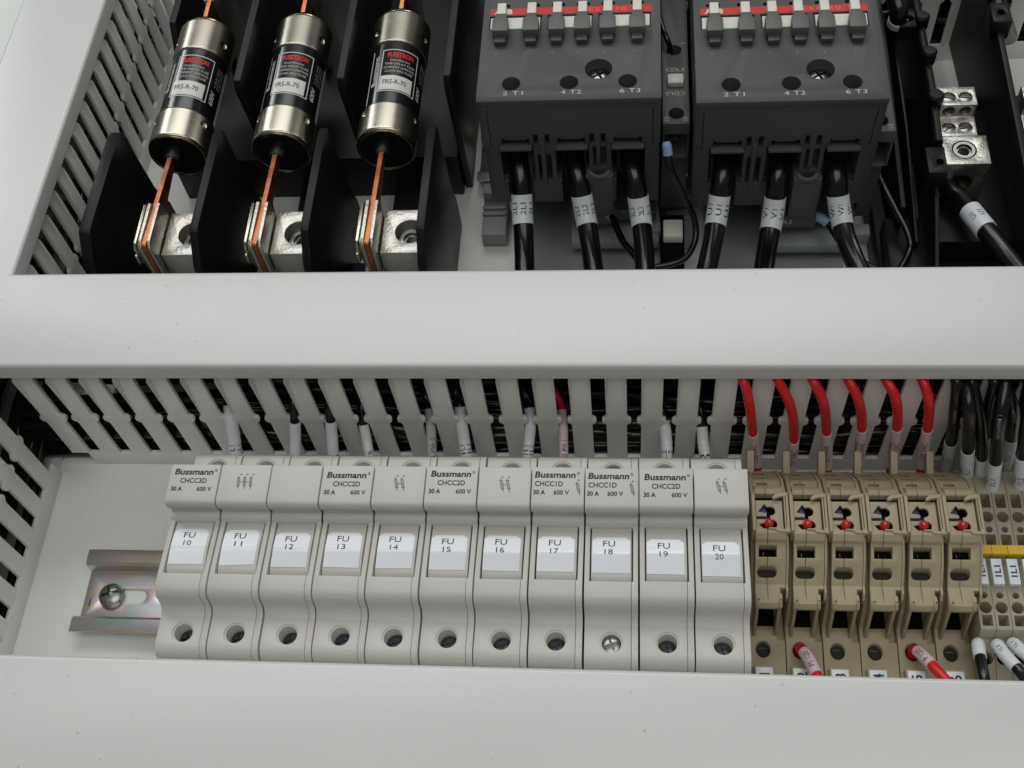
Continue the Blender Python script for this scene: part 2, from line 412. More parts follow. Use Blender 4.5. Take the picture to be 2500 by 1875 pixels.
def duct_cover(t, x0, x1, y0, y1, zt, axis):
    # folded cover with rounded long edges and lips hanging over both walls
    def prof(a, b):
        P = []
        for k in range(7): q = math.radians(90*k/6); P.append((a+1.6-1.6*math.cos(q), zt-1.6+1.6*math.sin(q)))
        for k in range(7): q = math.radians(90-90*k/6); P.append((b-1.6+1.6*math.cos(q), zt-1.6+1.6*math.sin(q)))
        P = [(a, zt-8.0)]+P+[(b, zt-8.0), (b-1.3, zt-8.0), (b-1.3, zt-1.5), (a+1.3, zt-1.5), (a+1.3, zt-8.0)]
        return P
    if axis == 'x': part(t, 'cover', MB().prism(prof(y0, y1), x0, x1, 'x'), 'cover', smooth=40)
    else:
        P = prof(x0, x1); part(t, 'cover', MB().prism(P, y0, y1, 'y'), 'cover', smooth=40)

# middle duct: the slotted wall faces the row of fuse holders
d1 = thing('wiring_duct', 'white slotted wiring duct with plain cover running across the middle above the fuse holders', 'wiring duct', (150, 121, 0), 'slotted wiring ducts')
duct_cover(d1, -52.2, 420, 100.1, 142, 78.13, 'x')
duct_wall(d1, -47.3, 36, PITCH, 'x', 101.6, -1, start=-38)
part(d1, 'wall', MB().box(-38, 420, 138.6, 140.3, 0, 62), 'duct')
part(d1, 'floor', MB().box(-51, 420, 101.7, 140, 0.1, 1.6), 'duct')
# left duct
d2 = thing('wiring_duct', 'white slotted wiring duct standing along the left edge beside the three big fuses', 'wiring duct', (-71, 150, 0), 'slotted wiring ducts')
duct_cover(d2, -89.5, -50.4, -120, 420, 77.6, 'y')
duct_wall(d2, 34.4-12.6*12-SLOT/2, 41, 12.6, 'y', -51.4, 1, skip=(17, 18, 19, 20), gap=(96.5, 142))
part(d2, 'wall', MB().box(-88, -86.3, -120, 420, 0, 70), 'duct')
part(d2, 'floor', MB().box(-86, -53, -120, 420, 0.2, 1.7), 'duct')
# lower duct, only its cover shows
d3 = thing('wiring_duct', 'white wiring duct cover along the bottom edge below the fuse holders', 'wiring duct', (150, -27, 0), 'slotted wiring ducts')
duct_cover(d3, -50.2, 420, -50, -5.7, 78.13, 'x')
for yy in (-8.6, -48.5): part(d3, 'wall', MB().box(-50, 420, yy, yy+1.6, 0, 69), 'duct')
# far duct behind the contactors
d4 = thing('wiring_duct', 'slotted wiring duct behind the contactors, its pale fingers seen at the top right corner', 'wiring duct', (200, 345, 0), 'slotted wiring ducts')
duct_cover(d4, 112, 470, 322, 365, 78.13, 'x')
duct_wall(d4, 193.2, 20, 13.25, 'x', 323.4, -1, start=112)
part(d4, 'wall', MB().box(112, 470, 361, 363, 0, 68), 'duct')
part(d4, 'floor', MB().box(112, 470, 325.2, 361, 0.1, 1.6), 'duct')

# wires lying inside the ducts
for k in range(22):
    y = random.uniform(105, 136); z = 5+44*random.random()*(.4+.6*(y-105)/31); pts = []
    for i in range(9): pts.append((-62+i*58, min(135.5, max(106, y+random.uniform(-5, 5))), max(4.5, z+random.uniform(-6, 6))))
    wire('duct_wire', 'black wire lying inside the middle duct, glimpsed through its slots', pts, random.choice((1.7, 2.2, 2.2, 3.2)), 'cable', group='black wires inside the middle duct')
for k in range(12):
    y = random.uniform(328, 354); z = 5+32*random.random(); pts = [(170+i*50, y+random.uniform(-6, 6), max(5, z+random.uniform(-7, 7))) for i in range(6)]
    wire('duct_wire', 'black wire lying inside the far duct at the top right', pts, random.choice((2.2, 3.0)), 'cable', group='black wires inside the far duct')
for k in range(10):
    x = random.uniform(-82, -57); pts = [(max(-83, min(-57, x+random.uniform(-4, 4))), -90+i*55, 5+random.uniform(0, 26)) for i in range(9)]
    wire('duct_wire', 'black wire lying inside the left duct, glimpsed through its slots', pts, random.choice((1.8, 2.2, 2.8)), 'cable', group='black wires inside the left duct')
for (p, c_) in (([(-128, 262, 3), (-112, 284, 6), (-108, 306, 10)], 'blue wire slanting across the top left corner'), ([(-106, 312, 4), (-98, 298, 5), (-96, 284, 3)], 'short blue wire end nearest the left duct')):
    wire('blue_wire', c_, p, 1.5, 'blue_wire', group='blue wires left of the left duct')
wire('blue_wire', 'blue wire leftmost in the top left corner', [(-140, 255, 3), (-122, 284, 5), (-118, 312, 9)], 1.4, 'blue_wire', group='blue wires left of the left duct')

# ------------------------------------------------------------------ DIN rails
def din_rail(t, x0, x1, y0, y1, holes):
    e = y1-y0
    P = [(y0, 6.6), (y0, 7.6), (y0+5.2, 7.6), (y0+6.4, 6.6), (y0+6.4, 1.2), (y1-6.4, 1.2), (y1-6.4, 6.6), (y1-5.2, 7.6), (y1, 7.6), (y1, 6.6), (y1-4.7, 6.6), (y1-5.4, 6), (y1-5.4, 0.2), (y0+5.4, 0.2), (y0+5.4, 6), (y0+4.7, 6.6)]
    cuts = []
    for hx0, hx1 in holes:
        yc = (y0+y1)/2; c = MB().prism([(hx0+3.1+3.1*math.cos(math.radians(a)), yc+3.1*math.sin(math.radians(a))) for a in range(90, 271, 20)]+[(hx1-3.1+3.1*math.cos(math.radians(a)), yc+3.1*math.sin(math.radians(a))) for a in range(-90, 91, 20)], -1, 4, 'z')
        cuts.append(c)
    part(t, 'profile', MB().prism(P, x0, x1, 'x'), 'rail', bevel=.35, cut=cuts)
r1 = thing('din_rail', 'zinc plated mounting rail with slotted hole, its bare end left of the first fuse holder', 'mounting rail', (-10, 43, 0))
din_rail(r1, -27.8, 350, 26.6, 60, [(-20.5, -3.2)]+[(4+25*i, 21+25*i) for i in range(12)])
cross_screw(r1, (-16.9, 43.1, 3.4), 4.9, 'screw', rot=.35, dome=.55)
part(r1, 'stamp_mark', MB().box(-25.6, -25.1, 39, 42, 1.2, 1.35), 'screw_dark')
r2 = thing('din_rail', 'grey mounting rail under the two contactors', 'mounting rail', (200, 262, 0))
din_rail(r2, 112, 288, 246, 279, [])

# ================================================================== FUSE HOLDERS
HX, HP = 25.88, 17.8
PAN = [(28.5, 56.5), (28.5, 59.6), (29.3, 61.0), (31, 61.75), (38.2, 62.15), (39.6, 61.95), (48.4, 60.55), (48.4, 56.5)]
def pan_z(y):
    for (a, za), (b, zb) in zip(PAN[1:-1], PAN[2:-1]):
        if a <= y <= b: return za+(zb-za)*(y-a)/(b-a)
    return 61
def holder_body(x0, label):
    t = thing('fuse_holder', label, 'fuse holder', (x0+8.9, 43.5, 1), 'grey white fuse holders in a row')
    L = [(5.5, 9), (3.9, 14), (3.6, 20), (3.6, 41)]
    for k in range(7): q = math.radians(180-90*k/6); L.append((3.6+5+5*math.cos(q), 47.6+5*math.sin(q)))
    L += [(16.6, 52.4)]
    for k in range(1, 5): q = math.radians(-90+80*k/4); L.append((16.6+3.6*math.cos(q), 56.0+3.6*math.sin(q)))
    L += [(20.6, 58.4)]
    for k in range(1, 6): q = math.radians(180-90*k/5); L.append((24.8+4.2*math.cos(q), 58.5+4.2*math.sin(q)))
    L += [(28.3, 62.75), (47.2, 61.3), (49.2, 61.6)]
    R = [(67.5, 61.5), (69.5, 53.5), (71.2, 52.4), (76, 52.4)]
    for k in range(1, 7): q = math.radians(90-90*k/6); R.append((76+3.8*math.cos(q), 48.6+3.8*math.sin(q)))
    R += [(80.6, 20), (80, 9)]
    prof = L+R
    pocket = MB().box(x0+1.85, x0+15.95, 28.25, 66, 56, 75)
    hole = MB().cyl((x0+9.0, 11.4, 42.5), 3.15, 30); ch = MB().cyl((x0+9.0, 11.4, 51.95), 3.75, 5)
    hole2 = MB().cyl((x0+9.0, 73.2, 42.5), 3.15, 30); ch2 = MB().cyl((x0+9.0, 73.2, 51.95), 3.75, 5)
    part(t, 'housing', MB().prism(prof, x0+.27, x0+15.26, 'x'), 'holder', bevel=.45, cut=[pocket, hole, ch, hole2, ch2], ang=32)
    part(t, 'side_cover', MB().prism(prof, x0+15.42, x0+17.5, 'x'), 'holder', bevel=.55, ang=32, cut=[pocket])
    part(t, 'terminal_foot', MB().box(x0+1, x0+12.2, 1.7, 4.2, 36, 41.5).box(x0+13.2, x0+17, 2.2, 4.2, 30, 41), 'holder', bevel=.3)
    # lever: sloping front plate, neck and printed cap
    lev = part(t, 'lever', MB().prism(PAN, x0+2.34, x0+15.42, 'x'), 'holder', bevel=.22, ang=50)
    nk = [(47.9, 58), (47.7, 60.9), (48.3, 61.9), (49.4, 62.7), (51.2, 62.8), (64.5, 63), (64.5, 58)]
    part(t, 'lever_neck', MB().prism(nk, x0+.3, x0+17.5, 'x'), 'holder', bevel=.2)
    part(t, 'lever_collar', MB().prism([(50.7, 62.2), (51.2, 64.4), (51.8, 66.6), (64.2, 66.6), (64.2, 62.2)], x0+.5, x0+17.3, 'x'), 'holder', bevel=.06)
    cp = [(50.4, 66.0), (50.3, 67.9)]
    for k in range(1, 6): q = math.radians(180-90*k/5); cp.append((52.3+2.0*math.cos(q), 68.2+2.0*math.sin(q)))
    cp += [(65.0, 70.25), (65.3, 69.9), (65.3, 60)]+[(52, 60), (52, 66.0)]
    part(t, 'cap', MB().prism(cp, x0+.18, x0+17.62, 'x'), 'holder', bevel=.3, ang=45)
    for yy in (11.4, 73.2):
        cross_screw(t, (x0+9.0, yy, 46.3), 3.05, 'screw_dark', rot=random.uniform(0, 1.5), dome=.3)
    return t
h0 = holder_body(HX, '')
holders = [h0]
for k in range(1, 11):
    r, _ = dup(h0, (HP*k, 0, 0)); shift_base(r); holders.append(r)
kinds = ['3', 'sym3', '', '2', 'sym2', '2', 'sym2', '1', '1', '2', 'sym2']
stick = [(1.1, 0), (1.0, 1.6), (.2, .4), (.5, -.8), (.6, .9), (0, .3), (.3, -.2), (.1, .2), (.35, .2), (-.5, -.4), (-1.0, -.2)]
desc = {'3': 'its cap printed CHCC3D', '2': 'its cap printed CHCC2D', '1': 'its cap printed CHCC1D', 'sym3': 'its cap printed with a symbol of three linked fuses', 'sym2': 'its cap printed with a symbol of two linked fuses', '': 'its cap left blank'}
HL = ['grey white fuse holder stickered FU 10, leftmost, beside the bare rail end, cap printed CHCC3D',
      'grey white fuse holder stickered FU 11, its cap showing three linked fuse symbols',
      'grey white fuse holder stickered FU 12 with a blank unprinted cap',
      'grey white fuse holder stickered FU 13, printed CHCC2D, just right of the blank cap',
      'grey white fuse holder stickered FU 14, symbol cap between the two left CHCC2D caps',
      'grey white fuse holder stickered FU 15, CHCC2D cap with a symbol cap on either side',
      'grey white fuse holder stickered FU 16, symbol cap just left of the CHCC1D caps',
      'grey white fuse holder stickered FU 17, left one of the two CHCC1D caps',
      'grey white fuse holder stickered FU 18, right CHCC1D cap, bright raised lower screw',
      'grey white fuse holder stickered FU 19, CHCC2D cap second from the beige terminals',
      'grey white fuse holder stickered FU 20, last of the row touching the beige terminals']
for k, (t, kd) in enumerate(zip(holders, kinds)):
    x0 = HX+HP*k; num = str(10+k)
    t['label'] = HL[k]
    lever = [c for c in t.children if c.name.startswith('lever') and not c.name.startswith('lever_neck')][0]
    cap = [c for c in t.children if c.name.startswith('cap')][0]
    # sticker following the bent front plate
    dy, rot = stick[k]; ya, yb = 31.3+dy*.5, 43.9+dy; xa, xb = x0+2.5, x0+14.6
    if k in (8,): xa, xb = x0+2.6, x0+15.0
    cols = 12; yb += .0; rows = [ya+(yb-ya)*i/10 for i in range(11)]; mb = MB(); rr = 1.5; tl = math.radians(rot)
    for i, y in enumerate(rows):
        inset = 0
        if y > yb-rr: d = y-(yb-rr); inset = rr-math.sqrt(max(0, rr*rr-d*d))
        for j in range(cols+1):
            x = xa+inset+(xb-xa-2*inset)*j/cols; yy = y+(x-x0-8.4)*math.tan(tl)
            if i == 0 and k in (1, 2): yy += .28*(j/12-.5)*(1 if k == 1 else -.4)+.05*math.sin(j*2.3)
            mb.v.append(Vector((x, yy, pan_z(yy)+.16)))
    for i in range(10):
        for j in range(cols): a = i*(cols+1)+j; mb.f.append([a, a+1, a+cols+2, a+cols+1])
    st = part(t, 'sticker', mb, 'sticker', smooth=60)
    def on(x, y, _t=tl, xc=x0+8.0, yc=0): 
        return Vector((xc+x, y+yc, pan_z(y+yc)+.24))
    cx = x0+8.1
    letters(st, 'FU', 2.15, fn=lambda x, y: on(x, y, yc=yb-2.4+(x)*math.tan(tl), xc=cx), w=3.9, mat_='inkgrey', bold=0.0)
    letters(st, num, 1.9, fn=lambda x, y: on(x, y, yc=yb-5.45+(x)*math.tan(tl), xc=cx-.1), w=2.7, mat_='inkgrey', bold=0.0)
    z = 70.25
    if kd and not kd.startswith('sym'):
        yo = 0 if k not in (3, 9) else -.75
        if k == 9: yo = -.55
        xo = x0+8.8+(.1 if kd != '1' else -.6)
        letters(cap, 'Bussmann', 2.15, (xo-.3, 62.35+yo, z), w=13.6, bold=.028, shear=.12)
        letters(cap, '\u00ae', 1.0, (xo+7.35, 62.9+yo, z))
        letters(cap, 'CHCC%sD' % kd, 1.75, (xo-(.0 if kd != '1' else 2.3), 59.0+yo, z), w=9.3, bold=.016)
        letters(cap, '30 A', 1.55, (xo-5.4, 55.85+yo, z), w=3.9, bold=.026)
        letters(cap, '600 V', 1.55, (xo+(4.3 if kd != '1' else 1.9), 55.85+yo, z), w=5.1, bold=.018)
    ns = {'sym3': 3, 'sym2': 2, '1': 1}.get(kd, 0)
    if ns:
        q = []; yc = 58.6 if kd != '1' else 57.6; xc = x0+9.1 if kd != '1' else x0+15.6; sp = 2.15
        for i in range(ns):
            a = (i-(ns-1)/2)*sp; k1 = -.14 if kd != 'sym3' else -.05
            X = lambda yy: a-k1*-yy*1.0
            def pt(dx, yy): return (a+dx+yy*k1*1.6, yy)
            for dx in (-.38, .38): q.append((*pt(dx, 1.7), *pt(dx, -1.5), .17))
            for yy in (1.7, -1.5): q.append((*pt(-.38, yy), *pt(.38, yy), .17))
            q.append((*pt(0, 2.4), *pt(0, -1.5), .12)); q.append((*pt(0, -1.5), *pt(.1, -2.6), .2))
            q.append((*pt(.35, 2.75), *pt(1.15, 2.75), .16)); q.append((*pt(.85, 2.75), *pt(.85, 3.3), .14))
        if ns > 1: q.append((-(ns-1)/2*sp+.3, .1, (ns-1)/2*sp-.3, -.05, .13))
        print_quads(cap, q, (xc, yc, z), (1, 0, 0), (0, 1, 0))
# the ninth holder's lower screw is raised and bright
for c in list(holders[8].children):
    if c.name.startswith('screw'):
        c.location.z += 4.2*S
        c.data = c.data.copy(); c.data.materials.clear(); c.data.materials.append(M['screw'])

# wires entering the holders from the duct
HW = [(560, 1022, 578, 1120, 'L1', 2.5, 'black', 'sleeve'), (716, 1015, 722, 1120, '2', 2.2, 'black', 'sleeve'), (803, 1010, 815, 1120, '3', 2.2, 'black', 'sleeve'),
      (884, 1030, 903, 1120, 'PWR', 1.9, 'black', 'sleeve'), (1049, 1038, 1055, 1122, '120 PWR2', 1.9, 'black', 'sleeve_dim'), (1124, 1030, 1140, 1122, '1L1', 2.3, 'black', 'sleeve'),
      (1293, 1036, 1288, 1122, '1L2', 2.1, 'black', 'sleeve'), (1373, 1042, 1377, 1122, '120 PWR', 1.75, 'red', 'sleeve_pink'), (1626, 1040, 1628, 1122, '1L2', 2.2, 'black', 'sleeve'), (1712, 1040, 1722, 1122, '1L3', 2.1, 'black', 'sleeve')]
for i, (ua, va, ub, vb, wd, rr, col, sl) in enumerate(HW):
    a = U(ua, va, y=102.5); b = U(ub, vb, y=91.5)
    dx = .5 if i != 8 else -1
    pts = [(a.x+dx-8, 126, a.z-2), (a.x+dx-1.5, 111, a.z+3.5), (a.x+dx*.5, 103.2, a.z-.5), (a.x*.5+b.x*.5, 97.6, a.z*.55+b.z*.45-1.5), b, (b.x, 88.5, b.z-9), (b.x, 83.5, b.z-14)]
    start = .36 if i not in (1, 2, 3, 9) else .48
    if i == 8: start = .44
    wire('holder_wire', 'sleeved %s wire behind holder FU %d, %s' % (col, [10, 11, 12, 13, 14, 15, 16, 17, 19, 20][i], ['leftmost, its sleeve pinched in the slot', 'above the cap with three symbols', 'above the blank cap', 'above the first CHCC2D cap', 'greyish sleeve printed PWR2', 'sleeve printed 1L1', 'sleeve printed 1L2', 'pink sleeve', 'above the last CHCC2D cap', 'last before the red wires'][i]), pts, rr-.3, 'cable' if col == 'black' else 'red_wire',
         sleeve=(start, .93, wd, sl, rr, 1.75 if 'PWR' in wd else 2.0, (-.25,) if 'PWR' in wd else (-.7, .45)), group='sleeved wires entering the backs of the fuse holders')

# ================================================================== FUSED TERMINAL BLOCKS
TX, TP = 224.9, 12.85
def fused_terminal(x0, label):
    t = thing('fused_terminal', label, 'terminal block', (x0+6.4, 43, 1), 'beige fused terminal blocks with red lamps')
    X = lambda a: x0+a
    hp = [(3, 1), (3, 8), (14, 8.6), (29.5, 10.4), (33.4, 11), (36.6, 20), (40.5, 26.5), (47.2, 30.4), (54.8, 34), (60, 38.6), (71.5, 38.6), (74.5, 37.0), (78.5, 35.0), (88.5, 21.5), (93, 15), (93, 1)]
    cav = MB().box(X(2.4), X(9.0), 32.2, 44, 10.6, 28.6); side = MB().box(X(10.1), X(13), 28.5, 42, 8.0, 25.5); 
    whole = MB().cyl((X(4.9), 25.2, 1.5), 2.6, 30, sy=1.15)
    whole2 = MB().cyl((X(4.9), 88.5, 8), 2.4, 30)
    part(t, 'housing', MB().prism(hp, X(.12), X(12.6), 'x'), 'beige', bevel=.35, cut=[cav, side, whole])
    part(t, 'cavity_shade_fill', MB().box(X(2.45), X(8.95), 33.4, 43, 10.7, 12), 'blackin')  # added black sheet stands for the shade deep in the hinge cavity
    part(t, 'hole_shade_fill', MB().cyl((X(4.9), 25.2, 7.62), 2.55, .16, n=24, sy=1.15), 'cavity')  # shade down the wire hole, put in as a dark disc
    part(t, 'clamp', MB().box(X(3.4), X(6.2), 25.9, 26.3, 7.7, 8.1), 'screw_dark')
    part(t, 'side_wall', MB().prism([(54, 38), (55.2, 44.9), (68.6, 44.9), (73.2, 40.7), (78.2, 38.2), (88, 24.2), (86, 22), (76, 33)], X(.0), X(1.25), 'x'), 'beige', bevel=.25)
    # lever with sloping front, windows and hinge arms
    lp = [(33.2, 27.8), (33.0, 29.5), (34.2, 31.2), (38.0, 32.0), (40.6, 31.9), (47.1, 38.0), (52.2, 40.8), (52.6, 42.6), (54.4, 44.2), (56, 44.2), (56, 36), (44, 30), (38, 27.8)]
    sq = MB().box(X(2.1), X(8.2), 48.0, 51.6, 25, 50)
    ov = MB().prism([(X(3.3)+1.7*math.cos(math.radians(a)), 44.0+1.6*math.sin(math.radians(a))) for a in range(90, 271, 20)]+[(X(6.6)+1.7*math.cos(math.radians(a)), 44.0+1.6*math.sin(math.radians(a))) for a in range(-90, 91, 20)], 26, 50, 'z')
    gr = MB().box(X(5.0), X(5.22), 30, 57.5, 0, 60)
    gr.v = [Vector((v.x+(.35 if v.y < 40 else 0), v.y, v.z)) for v in gr.v]
    # the groove only scores the skin
    gcut = MB().add([(X(5.4), 32.4, 31.2), (X(5.6), 32.4, 31.2), (X(5.6), 32.4, 40), (X(5.4), 32.4, 40), (X(4.9), 41, 31.4), (X(5.1), 41, 31.4), (X(5.1), 41, 40), (X(4.9), 41, 40), (X(4.9), 57, 43.2), (X(5.1), 57, 43.2), (X(5.1), 57, 52), (X(4.9), 57, 52)],
                    [(0, 3, 2, 1), (0, 1, 5, 4), (1, 2, 6, 5), (2, 3, 7, 6), (3, 0, 4, 7), (4, 5, 9, 8), (5, 6, 10, 9), (6, 7, 11, 10), (7, 4, 8, 11), (8, 9, 10, 11)])
    lv = part(t, 'lever', MB().prism(lp, X(1.0), X(11.3), 'x'), 'beige', bevel=.3, cut=[sq, ov, gcut, MB().box(X(9.4), X(12), 30, 39.5, 20, 60)])
    part(t, 'window_shade_fill', MB().box(X(2.2), X(8.1), 48.1, 51.5, 31, 36.4), 'blackin')  # black block gives the window its inner shade by colour
    part(t, 'oval_shade_fill', MB().box(X(2.2), X(7.9), 42.8, 45.2, 28, 32.4), 'cavity')  # dark block paints the shade inside the oval opening
    part(t, 'fuse_clip', MB().box(X(3.6), X(3.8), 48.6, 49.8, 35, 38.2), 'screw_dark')
    part(t, 'lever_side', MB().prism([(37, 25), (36.6, 29.5), (38.4, 31.6), (41, 31.8), (47.3, 37.9), (55, 41.8), (55, 36), (41, 26)], X(11.45), X(12.3), 'x'), 'beige', bevel=.2)
    for a in (1.35, 8.9):
        arm = MB().prism([(29.6, 9.8), (33.6, 26), (32.9, 30.2), (34.4, 32.1), (37.5, 31.8), (39, 28), (35.5, 10.5)], X(a), X(a+1.15), 'x')
        part(t, 'hinge_arm', arm, 'beige', bevel=.25)
        part(t, 'hinge_pin', MB().cyl((X(a+.4), 35.0, 31.2), .8, .5, 'x', 14, sy=1.2), 'cavity')
    # rear roll and stepped back with slots
    back = [(68.8, 41.5), (69.4, 43.6), (70.6, 44.2), (72.2, 43.2), (73.6, 41), (74.2, 39.6), (77.3, 38.2), (78.2, 37.4), (88.6, 23.8), (88.2, 21), (76, 33), (70, 38)]
    slots = [MB().box(X(2.6), X(6.4), 74.9, 76.2, 37, 41), MB().prism([(X(4.3)+2.7*math.cos(a/10*2*math.pi), 80.0+.9*math.sin(a/10*2*math.pi)) for a in range(10)], 32, 40, 'z'),
             MB().box(X(2.4), X(6.6), 83.5, 85.7, 22, 34), MB().box(X(4.9), X(5.08), 68, 80, 37.6, 46)]
    part(t, 'rear_body', MB().prism(back, X(1.3), X(10.9), 'x'), 'beige', bevel=.22, cut=slots)
    part(t, 'rear_side', MB().prism([(70, 38), (70.5, 42.6), (74, 40.4), (78.6, 37.6), (89, 23.5), (87, 20)], X(11.05), X(12.2), 'x'), 'beige', bevel=.2)
    part(t, 'test_tab', MB().prism([(84.5, 23.4), (86, 25.2), (94, 29.8), (95.2, 28.0), (90, 23.5), (88, 20)], X(1.0), X(3.5), 'x'), 'beige', bevel=.2)
    # lamp panel
    pz = 43.6; py = (55.6, 66.9)
    c1 = MB().cyl((X(6.3), 62.9, 38), 1.75, 8, n=24); c2 = MB().cyl((X(6.7), 57.9, 38), 1.75, 8, n=24); nk = MB().box(X(5.0), X(6.2), 57, 63, 38, 50)
    tri = MB().prism([(X(2.2), 62.6), (X(4.4), 65.6), (X(6), 63.5), (X(5.2), 61.9)], 38, 50, 'z')
    bl = MB().box(X(1.55), X(5.5), 59.7, 60.9, 38, 50)
    tr2 = MB().prism([(X(2.2), 58.0), (X(5.5), 58.6), (X(5.8), 55.4), (X(4.8), 54.9)], 38, 50, 'z')
    part(t, 'lamp_panel', MB().box(X(1.45), X(10.5), py[0], py[1], 42.4, pz), 'beige', bevel=.12, cut=[c1, c2, nk, tri, bl, tr2])
    part(t, 'panel_shade_fill', MB().box(X(1.3), X(10.8), 55.2, 69, 40.3, 40.6), 'blackin')  # thin black sheet stands in for shade under the panel cutouts
    part(t, 'component', MB().cyl((X(1.5), 60.3, 41.6), .95, 4.4, 'x', 16).prism([(X(2), 62.2), (X(4.5), 65.8), (X(5.4), 63), (X(5.2), 61.4)], 40.7, 41.7, 'z'), 'blue_res', smooth=50)
    part(t, 'lamp', MB().lathe([(1.62, 41), (1.62, 44.1), (1.5, 44.9), (1.15, 45.55), (.6, 45.95), (.01, 46.05)], (X(5.6), 57.9, 0), n=24), 'led', smooth=80)
    part(t, 'latch_frame', MB().box(X(10.9), X(12.45), 54.4, 69.3, 42.2, 45.2), 'beige', bevel=.25, cut=[MB().box(X(11.35), X(11.6), 56.2, 68, 44, 50)])
    hk = MB().prism([(X(12.4), 69.3), (X(12.4), 67.9), (X(9.4), 67.5), (X(7.4), 66.7), (X(7.0), 67.4), (X(8.4), 68.8)], 43.2, 45.4, 'z').prism([(X(12.7), 54.4), (X(12.7), 55.6), (X(8.6), 55.8), (X(7.8), 56.2), (X(5.4), 56.2), (X(5.4), 55.7), (X(7.6), 55.6), (X(8.4), 54.7)], 43.5, 44.9, 'z')
    part(t, 'latch_hook', hk, 'beige', bevel=.2)
    mk = part(t, 'marker_tag', MB().box(X(1.6), X(7.6), 7.8, 17.7, 12, 13.2), 'sleeve', bevel=.25)
    part(t, 'marker_seat', MB().box(X(1.2), X(8.2), 6.4, 18.6, 8, 12.1), 'beige', bevel=.2)
    return t
t0 = fused_terminal(TX, '')
terms = [t0]
for k in range(1, 6):
    r, _ = dup(t0, (TP*k, 0, 0)); shift_base(r); terms.append(r)
tl_ = ['beside the last fuse holder', 'front hole holding the wire printed PS 120', 'empty front hole right of the PS 120 wire', 'just left of the block holding wire F 120', 'front hole holding the wire printed F 120', 'last of its row beside the black wires']
for k, t in enumerate(terms):
    t['label'] = 'beige red lamp terminal, tag %d, %s' % (k+1, tl_[k])
    tag = [c for c in t.children if c.name.startswith('marker_tag')][0]
    letters(tag, str(k+1), 3.4, (TX+TP*k+4.6, 15.2, 13.2), ux=(0, 1, 0), uy=(-1, 0, 0), bold=.02)
RED = [[(1812, 915), (1830, 990), (1838, 1058), (1848, 1140)], [(1898, 915), (1932, 1000), (1938, 1075), (1929, 1150)], [(1983, 915), (2012, 990), (2018, 1056), (2020, 1150)],
       [(2070, 915), (2098, 985), (2104, 1047), (2094, 1150)], [(2162, 915), (2188, 980), (2190, 1045), (2174, 1150)], [(2250, 915), (2268, 985), (2264, 1048), (2248, 1150)]]
RL = ['red wire nearest the fuse holders, pink sleeve printed 120 VAC', 'red wire with the longest bare red bow and low 120 VAC sleeve, above tag 2', 'red wire with FLTPWR sleeve above tag 3',
      'red wire with FLTPWR sleeve turned aside, above tag 4', 'second red wire from the black wires, above tag 5', 'red wire next to the black wires, above tag 6, printed 120 VAC']
RT = ['120 VAC', '120 VAC', 'FLTPWR', 'FLTPWR', '120 VAC', '120 VAC']
for k, P in enumerate(RED):
    a = U(P[0][0]+4, 932, y=101); b = U(*P[1], y=96.2); c = U(*P[2], y=96.5); d = U(*P[3], y=94.5)
    pts = [(a.x-9+k % 3, 118, 50), (a.x-2.6, 107.5, 64.5+(k % 2)), a, b, c, d, (d.x, 90, d.z-8)]
    se = {0: .83, 1: .88, 2: .85, 3: .85, 4: .80, 5: .80}[k]
    L = arclen(spline(pts)); 
    Pp = spline(pts); tot = L[-1]; sc_ = (c-b).length; i5 = 9*4; s0 = L[i5]/tot
    wire('red_wire', RL[k], pts, 1.75, 'red_wire',
         sleeve=(s0, s0+(1-s0)*.66, RT[k], 'sleeve_pink', 1.98, 2.0, (.1,) if k in (0, 2, 5) else (-.35, .9), 11.0), group='red wires dropping from the duct to the beige terminal blocks')
# wires leaving the fronts of terminals 2 and 5
def front_wire(u0, v0, pts, word, label):
    wire('red_wire', label, pts, 1.85, 'red_wire', sleeve=(.30, .64 if word == 'F 120' else .93, word, 'sleeve_pink', 2.15, 1.9, (0,)), flip=-1, group='red wires leaving the fronts of the terminal blocks')
for (k, px, wd) in ((1, [(1955, 1583), (1972, 1605), (1995, 1650), (2020, 1700)], 'PS 120'), (4, [(2232, 1583), (2255, 1603), (2290, 1640), (2345, 1700)], 'F 120')):
    x0 = TX+TP*k
    pts = [(x0+4.9, 25.5, 3), (x0+4.9, 25, 8), U(*px[0], z=12.5), U(*px[1], z=16.5), U(*px[2], z=21), U(*px[3], z=23)]
    wire('red_wire', ('red wire with sleeve printed PS 120 leaving the front of terminal block 2' if k == 1 else 'red wire with sleeve printed F 120 leaving the front of terminal block 5'), pts, 1.85, 'red_wire',
         sleeve=((.38, .74, wd, 'sleeve_pink', 2.15, 1.9, (0,)) if k == 1 else (.34, .60, wd, 'sleeve_pink', 2.15, 1.9, (0,))), group='red wires leaving the fronts of the terminal blocks')

